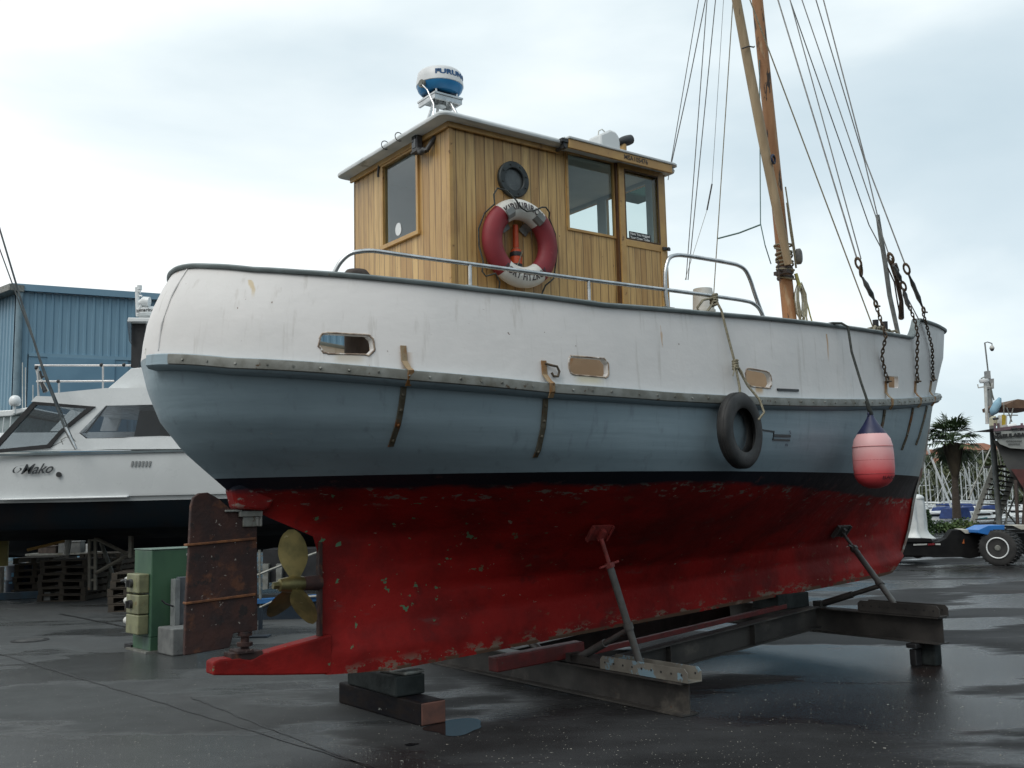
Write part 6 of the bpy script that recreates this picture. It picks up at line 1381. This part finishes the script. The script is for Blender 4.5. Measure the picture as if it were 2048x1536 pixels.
G().tube([p+Vector((0, .2, 0)) for p in sl_([(2019, 853), (2036, 850)])], .10, 12).build('white_roll', M['white'], ship, smooth=50)
for x in (1992, 1999, 2046): G().tube([p+Vector((0, .1, 0)) for p in sl_([(x, 866), (x, 846)])], .05, 8).build('fender_post', MATS['mauve_rail'], ship)
for x, y in ((1995, 866), (1990, 838), (2027, 858)): G().tube([p+Vector((0, -.05, 0)) for p in sl_([(x-5, y), (x+5, y-1)])], .05, 8).build('coiled_gear', M['darkpl'], ship)
rmst = G().tube([p+Vector((0, 2, 0)) for p in sl_([(2020, 840), (2016, 757)])], .07, 10).build('radar_mast', M['offwhite'], ship, smooth=50)
G().tube([p+Vector((0, 2, 0)) for p in sl_([(2000, 757), (2001, 764), (2015, 762), (2029, 763), (2031, 754)])], .03, 6).build('mast_crosstree', M['offwhite'], rmst)
G().lathe([(.0, .1), (.18, .08), (.2, 0), (.17, -.08), (0, -.1)], 18, Matrix.Translation(sl_([(2013, 750)])[0]+Vector((0, 2, 0))), caps=False).build('mast_radome', M['white'], rmst, smooth=50)
G().tube([p+Vector((0, 2, 0)) for p in sl_([(2007, 745), (2013, 742), (2021, 746), (2026, 756), (2031, 780), (2034, 790)])], .03, 6).build('wind_generator_arm', M['galv'], rmst)
G().tube([p+Vector((0, 1.5, 0)) for p in sl_([(2035, 788), (2030, 800), (2022, 816), (2018, 824)])], [.06, .17, .18, .05], 12).build('rolled_sail', pm('pale_blue_sail', (.25, .42, .52), (.20, .35, .45), 3, .7), ship, smooth=60)
G().prism([p+Vector((0, 1, 0)) for p in sl_([(2036, 804), (2060, 793), (2110, 800), (2110, 812), (2038, 811)])], (0, 2.2, .0)).build('brown_awning', pm('brown_canvas', (.15, .09, .055), (.11, .065, .04), 3, .8), ship)
for P in ([(2037, 810), (2048, 840)], [(2027, 826), (2060, 826)], [(2031, 800), (2032, 850)], [(2050, 812), (2042, 850)]): G().tube([p+Vector((0, 1, 0)) for p in sl_(P)], .025, 6).build('awning_frame', M['galv'], ship)
for x0, x1 in ((2031, 2036), (2052, 2046), (2080, 2088)): G().tube(sl_([(x0, 960), (x1, 1063)]), .07, 8).build('shore_prop', M['wooddark'], ship)
# hedge plants
lf1 = m_leaf('leaf_dark', (.018, .045, .014), (.04, .085, .022)); lf2 = m_leaf('leaf_mid', (.045, .085, .022), (.08, .13, .03)); lf3 = m_leaf('leaf_olive', (.085, .105, .03), (.05, .075, .02))
def leaves(g, c, rx, ry, rz, n_, s_, rnd, shell=.55):
    for k in range(n_):
        d = Vector((rnd.gauss(0, 1), rnd.gauss(0, 1), rnd.gauss(0, 1))).normalized(); f = shell+(1-shell)*rnd.random()
        p = Vector((c[0]+d.x*rx*f, c[1]+d.y*ry*f, c[2]+d.z*rz*f)); q_ = s_*rnd.uniform(.6, 1.3)
        a = Vector((rnd.uniform(-1, 1), rnd.uniform(-1, 1), rnd.uniform(-1, 1))).normalized()*q_; b_ = a.cross(Vector((rnd.uniform(-1, 1), rnd.uniform(-1, 1), rnd.uniform(-1, 1)))).normalized()*q_*.6
        o_ = len(g.v); g.v += [tuple(p-a), tuple(p+b_), tuple(p+a), tuple(p-b_)]; g.f.append((o_, o_+1, o_+2, o_+3))
    return g
rnd = random.Random(21)
cs = rt('conical_shrub', 'dark green conical shrub behind the black trailer', 'shrub', gnd(1857, 1068)); b0 = cs.location
g = G()
for k in range(9): t = k/9; leaves(g, (0, 0, .12+t*.85), .34*(1-t*.7), .34*(1-t*.7), .16, 90, .055, rnd)
g.build('foliage', lf1, cs, recalc=False); G().cyl((0, 0, 0), (0, 0, .4), .04).build('stem', M['wooddark'], cs)
for k, (px, w_, h_, m_) in enumerate(((1880, .55, .5, lf1), (1900, .6, .42, lf2), (1922, .75, .6, lf2), (1942, .5, .45, lf3))):
    o = rt('low_shrub', ['dark low bush at the left of the hedge behind the trailer', 'mid green bush second from the left in the hedge behind the trailer', 'tallest green bush in the hedge behind the trailer', 'olive bush beside the foot of the boarding stairs'][k], 'bush', gnd(px, 1066), 'low bushes behind the trailer')
    g = G(); leaves(g, (0, 0, h_*.5), w_, w_*.7, h_*.6, 420, .06, rnd, .3); g.build('foliage', m_, o, recalc=False); G().cyl((0, 0, 0), (0, 0, h_*.5), .03).build('stem', M['wooddark'], o)
# fan palm
pt = rt('palm_tree', 'tall fan palm with a shaggy skirt of dead leaves in front of the marina', 'palm tree', gnd(1914, 1037))
b0 = pt.location; Yp_ = b0.y; c = at(1905, 880, Yp_)-b0; ppm = 2000/Yp_
tr_ = []
for i in range(14): t = i/13; tr_.append((c.x*t, 0, (c.z-.2)*t))
g = G().tube(tr_, [.30-.10*min(1, t*2) for t in [i/13 for i in range(14)]], 12)
g.build('trunk', pm('palm_trunk', (.075, .058, .045), (.045, .035, .028), 4, .9, bump=.5, stretch=(1, 1, 3)), pt, smooth=60)
g = G(); rnd = random.Random(5)
for k in range(1500):
    t = rnd.random(); a = rnd.uniform(0, 2*PI); r = (.28+.46*t)*rnd.uniform(.7, 1.0); z = c.z-2.3+2.1*t; p = Vector((c.x*.97+r*math.cos(a), r*math.sin(a), z)); s_ = rnd.uniform(.03, .06); L2 = rnd.uniform(.4, .8)
    q_ = p+Vector((-.15*math.cos(a), -.15*math.sin(a), -L2)); w2 = Vector((-math.sin(a), math.cos(a), 0))*s_
    o_ = len(g.v); g.v += [tuple(p-w2), tuple(p+w2), tuple(q_+w2*.5), tuple(q_-w2*.5)]; g.f.append((o_, o_+1, o_+2, o_+3))
g.build('dead_leaf_skirt', m_leaf('dead_palm_leaf', (.035, .026, .018), (.065, .05, .03)), pt, recalc=False)
def fan(g, base, dr_, R, rnd):
    dr_ = dr_.normalized(); tip = base+dr_*R*.55; sidev = dr_.cross(Vector((0, 0, 1)));
    if sidev.length < .1: sidev = Vector((1, 0, 0))
    sidev.normalize(); nrm = sidev.cross(dr_)
    g.tube([base, tip], [.03, .018], 4)
    for i in range(17):
        a = math.radians(-78+156*i/16+rnd.uniform(-4, 4)); d = (dr_*math.cos(a)+sidev*math.sin(a)).normalized(); ln_ = R*.62*(1-.25*abs(math.sin(a)))*rnd.uniform(.85, 1.1)
        e_ = tip+d*ln_-Vector((0, 0, 1))*ln_*.28*rnd.uniform(.4, 1.4); m_ = tip+d*ln_*.55; w2 = d.cross(nrm).normalized()*.052
        o_ = len(g.v); g.v += [tuple(tip), tuple(m_+w2), tuple(e_), tuple(m_-w2)]; g.f.append((o_, o_+1, o_+2, o_+3))
g = G()
for k in range(54):
    a = rnd.uniform(0, 2*PI); el = math.radians(rnd.choice([75, 60, 45, 30, 20, 5, -8, -25, -40])+rnd.uniform(-8, 8)); fan(g, Vector(c)+Vector((0, 0, rnd.uniform(-.3, .15))), Vector((math.cos(a)*math.cos(el), math.sin(a)*math.cos(el), math.sin(el))), rnd.uniform(1.7, 2.35), rnd)
g.build('crown', m_leaf('palm_leaf', (.016, .036, .012), (.05, .085, .022)), pt, recalc=False)
# marina: boats one by one
hm = {'white': M['white'], 'blue': pm('hull_navy', (.015, .03, .09), None, 3, .3), 'teal': pm('hull_turquoise', (.02, .30, .33), None, 3, .4), 'cream': pm('hull_cream', (.50, .48, .42), None, 3, .4)}
cvb = pm('canvas_blue', (.015, .035, .13), (.02, .05, .18), 4, .8); mst = pm('silver_mast', (.58, .60, .60), (.45, .47, .47), 2, .35, .4)
def small_boat(px, Y, Lb, hull, label, mast=None, cab=True, cover=None, rot=0.0, zt=0, lean=0, grp=None):
    b0 = at(px, 1000, Y); o = thing('sailing_boat' if mast else 'moored_boat', label, 'sailing boat' if mast else 'boat', (b0.x, Y, -1.0), rot, grp)
    st2 = []; n_ = 12
    for i in range(n_+1):
        t = i/n_; w2 = .30*Lb*.5*(math.sin(PI*min(1, .22+t*.78)))**.75 if t < 1 else .02; x = -Lb/2+Lb*t; zd = .85+.22*(t-.4)**2*2
        st2.append([(x+.1*(1-t), -w2, zd), (x, -w2*.92, .35), (x-.02, -w2*.5, -.2), (x-.02, 0, -.35), (x-.02, w2*.5, -.2), (x, w2*.92, .35), (x+.1*(1-t), w2, zd)])
    g = G(); g.grid(st2); g.f.append(tuple(range(7))); g.build('hull', hm[hull], o, smooth=50)
    G().grid([[r[0], r[-1]] for r in st2]).build('deck', M['white'], o)
    if cab:
        g = G().prism([(-Lb*.18, -.45, .85), (Lb*.20, -.45, .92), (Lb*.16, -.42, 1.30), (-.1, -.4, 1.42), (-Lb*.17, -.42, 1.38)], (0, .9, 0)); cb_ = g.build('cabin', M['white'], o, bevel=.03)
        G().prism([(-Lb*.12, -.462, 1.10), (Lb*.13, -.462, 1.12), (Lb*.12, -.462, 1.27), (-Lb*.12, -.462, 1.28)], (0, .925, 0)).build('cabin_window', M['glassdark'], cb_)
    if cover: G().prism([(-Lb*.42, -.6, .95), (-Lb*.15, -.6, .95), (-Lb*.18, -.6, 1.75), (-Lb*.38, -.6, 1.65)], (0, 1.2, 0)).build('canvas_cover', cover, o, bevel=.08)
    if mast:
        ht = at(px, mast, Y).z+1.0
        mo = G().cyl((Lb*.05, 0, .8), (Lb*.05+lean, 0, ht), .075, .05, 8).build('mast', mst, o, smooth=50)
        G().cyl((Lb*.05, 0, 1.75), (-Lb*.38, 0, 1.85), .07, n=8).build('boom', cvb if cover else mst, o, smooth=50)
        for e_ in (Lb*.49, -Lb*.47): G().cyl((Lb*.05+lean, 0, ht), (e_, 0, .95), .011, n=4).build('stay', mst, mo)
        for sy in (-1, 1): G().tube([(Lb*.05, sy*.05, ht*.97), (Lb*.05, sy*.5, ht*.58), (Lb*.03, sy*.75, .95)], .010, 4).build('stay', mst, mo)
        G().cyl((Lb*.05, -.5, ht*.58), (Lb*.05, .5, ht*.58), .03, n=5).build('spreader', mst, mo)
    return o
gm = 'boats moored in the marina behind the bow'
specs = [(1846, 92, 8, 'white', 'yacht with a white hull and short mast, nearest the stem of the fishing boat', 915, True, None, .2, 0),
 (1876, 84, 9, 'cream', 'cream yacht with an upright silver mast left of the palm', 900, True, None, -.3, 0),
 (1862, 72, 6.5, 'blue', 'small navy hulled boat with a white cabin, left of the palm behind the bushes', None, True, None, .1, 0),
 (1893, 78, 8, 'white', 'white motor boat with a long cabin directly behind the palm trunk', None, True, None, .35, 0),
 (1888, 70.5, 6, 'teal', 'turquoise dinghy shaped boat low in front of the white motor boat', None, False, None, .05, 0),
 (1936, 88, 9, 'white', 'white yacht whose mast stands just right of the palm', 914, True, cvb, .5, 0),
 (1962, 98, 10, 'white', 'yacht with the tallest straight mast between palm and stairs', 900, True, None, -.2, 0),
 (1947, 80, 8.5, 'blue', 'navy yacht under a raked mast between palm and stairs', 903, True, cvb, .15, -1.3),
 (1950, 71.5, 7, 'cream', 'cream cabin boat half hidden by the bushes left of the stairs', None, True, cvb, .4, 0),
 (1978, 76, 8, 'white', 'white boat seen through the lower treads of the stairs', None, True, cvb, 0, 0),
 (2008, 86, 9, 'white', 'white yacht behind the stairs with its mast beside the camera pole', 930, True, None, .6, 0),
 (2035, 80, 8, 'white', 'white boat with a blue cover between the stairs and the ship', None, True, cvb, -.4, 0),
 (1915, 104, 9, 'white', 'distant yacht with a thin mast hidden partly by the palm', 945, True, None, -.5, 0),
 (1833, 118, 8.5, 'white', 'distant yacht at the stem edge of the marina, half hidden by the hull', 925, True, None, 0.2, 0),
 (1857, 112, 8.5, 'white', 'distant yacht just left of the slanting mast', 938, True, None, 0.6, 0),
 (1869, 125, 8.5, 'white', 'far yacht with a thin mast left of the palm trunk', 930, True, None, -0.1, 0),
 (1928, 120, 8.5, 'white', 'far yacht with its mast close to the right of the palm trunk', 935, True, None, 0.3, 0),
 (1951, 128, 8.5, 'white', 'far yacht between the raked mast and the stairs', 925, True, None, -0.3, 0),
 (1971, 115, 8.5, 'white', 'far yacht with its mast just left of the boarding stairs', 935, True, None, 0.1, 0),
 (1986, 122, 8.5, 'white', 'far yacht seen behind the top of the boarding stairs', 940, True, None, 0.4, 0),
 (2018, 118, 8.5, 'white', 'far yacht under the stern of the ship', 945, True, None, -0.2, 0),
 (1905, 74, 9, 'cream', 'yacht with a thick white mast lowered to a slant before the palm', None, True, None, .25, 0)]
for (px, Y, Lb, h_, lb_, ms, cb2, cv, r_, ln2) in specs: last = small_boat(px, Y, Lb, h_, lb_, ms, cb2, cv, r_, lean=ln2, grp=gm)
bl = last.location
for P, r in (([(1850, 884), (1853, 892), (1906, 1022)], .085), ([(1884, 945), (1907, 1002)], .05)):
    A2 = [p-bl for p in poly(P, 73.5)]; Rz = Matrix.Rotation(-.25, 4, 'Z'); G().tube([Rz @ p for p in A2], r, 8).build('lowered_mast', M['white'], last, smooth=50)
# hillside with houses and woodland
def hz(x, y):
    t = min(1, max(0, (y-165)/150)); return -1+t*(15.5+3.2*math.sin(x*.021+1.1)+1.8*math.sin(x*.057)+.8*math.sin(y*.05+x*.03))
rows = [[(x, y, hz(x, y)) for x in range(-60, 420, 8)] for y in list(range(166, 330, 8))+[360, 420, 520]]
tag(G().grid(rows).build('hill', m_leaf('hill_scrub', (.020, .034, .012), (.04, .055, .02), .1), smooth=80), kind='structure')
g = G(); rnd = random.Random(77)
for k in range(520):
    Y = rnd.uniform(168, 300); px = rnd.uniform(1700, 2250); x = (px-1024)/2000*Y; z0 = hz(x, Y) if Y > 166 else -1
    r = rnd.uniform(2.2, 4.6); h_ = rnd.uniform(2.0, 4.0)*(1 if Y < 230 else .55)
    for j in range(3): leaves(g, (x+rnd.uniform(-r, r)*.5, Y+rnd.uniform(-2, 2), z0+h_*rnd.uniform(.3, 1)), r*.7, r*.7, h_*.6, 34, .55, rnd, .5)
tag(g.build('woodland', m_leaf('woodland_leaf', (.014, .028, .009), (.038, .055, .016), .12), recalc=False), kind='stuff')
g = G()
for k in range(60):
    px = rnd.uniform(1835, 2010); Y = rnd.uniform(150, 166); x = (px-1024)/2000*Y; leaves(g, (x, Y, rnd.uniform(.5, 5)), 3.4, 2, 2.8, 40, .45, rnd, .4)
tag(g.build('shore_trees', m_leaf('shore_leaf', (.035, .05, .014), (.06, .068, .02), .1), recalc=False), kind='stuff')
tile = pm('terracotta_tiles', (.24, .10, .055), (.19, .08, .045), .5, .8); hw = pm('house_wall', (.50, .44, .34), (.42, .38, .30), .3, .8)
def house(px, Y, w_, d_, h_, label, rot=0):
    x = (px-1024)/2000*Y; z0 = hz(x, Y)-2.6; o = thing('hillside_house', label, 'house', (x, Y, z0), rot, 'houses on the hillside')
    wl2 = G().box(-w_/2, w_/2, -d_/2, d_/2, 0, h_+1).build('wall', hw, o)
    e_ = .5; G().prism([(-w_/2-e_, -d_/2-e_, h_+1), (w_/2+e_, -d_/2-e_, h_+1), (w_/2-1.5, 0, h_+2.6), (-w_/2+1.5, 0, h_+2.6)], (0, .02, 0)).add([(-w_/2-e_, -d_/2-e_, h_+1), (w_/2+e_, -d_/2-e_, h_+1), (w_/2+e_, d_/2+e_, h_+1), (-w_/2-e_, d_/2+e_, h_+1), (-w_/2+1.5, 0, h_+2.6), (w_/2-1.5, 0, h_+2.6)], [(0, 1, 5, 4), (1, 2, 5), (2, 3, 4, 5), (3, 0, 4), (0, 3, 2, 1)]).build('roof', tile, o)
    for i in range(int(w_/2.6)): xx = -w_/2+1.3+i*2.6; G().box(xx-.5, xx+.5, -d_/2-.05, -d_/2+.02, h_-.6, h_+.6).build('window', M['glassdark'], wl2)
for (px, Y, w_, d_, h_, lb_) in ((1856, 285, 16, 9, 4.2, 'cream house with a terracotta roof on the hillside just beyond the stem'), (1960, 300, 18, 9, 3.6, 'long terracotta roofed house on the ridge right of the palm'), (1985, 310, 10, 8, 3.0, 'small terracotta roofed house at the right end of the ridge'), (1935, 312, 12, 8, 3.4, 'terracotta roofed house half behind the palm crown'), (1875, 262, 7, 6, 3.0, 'low cream house among trees left of the palm'), (1958, 215, 8, 6, 3.2, 'tan roofed hut among the trees above the masts')): house(px, Y, w_, d_, h_, lb_)
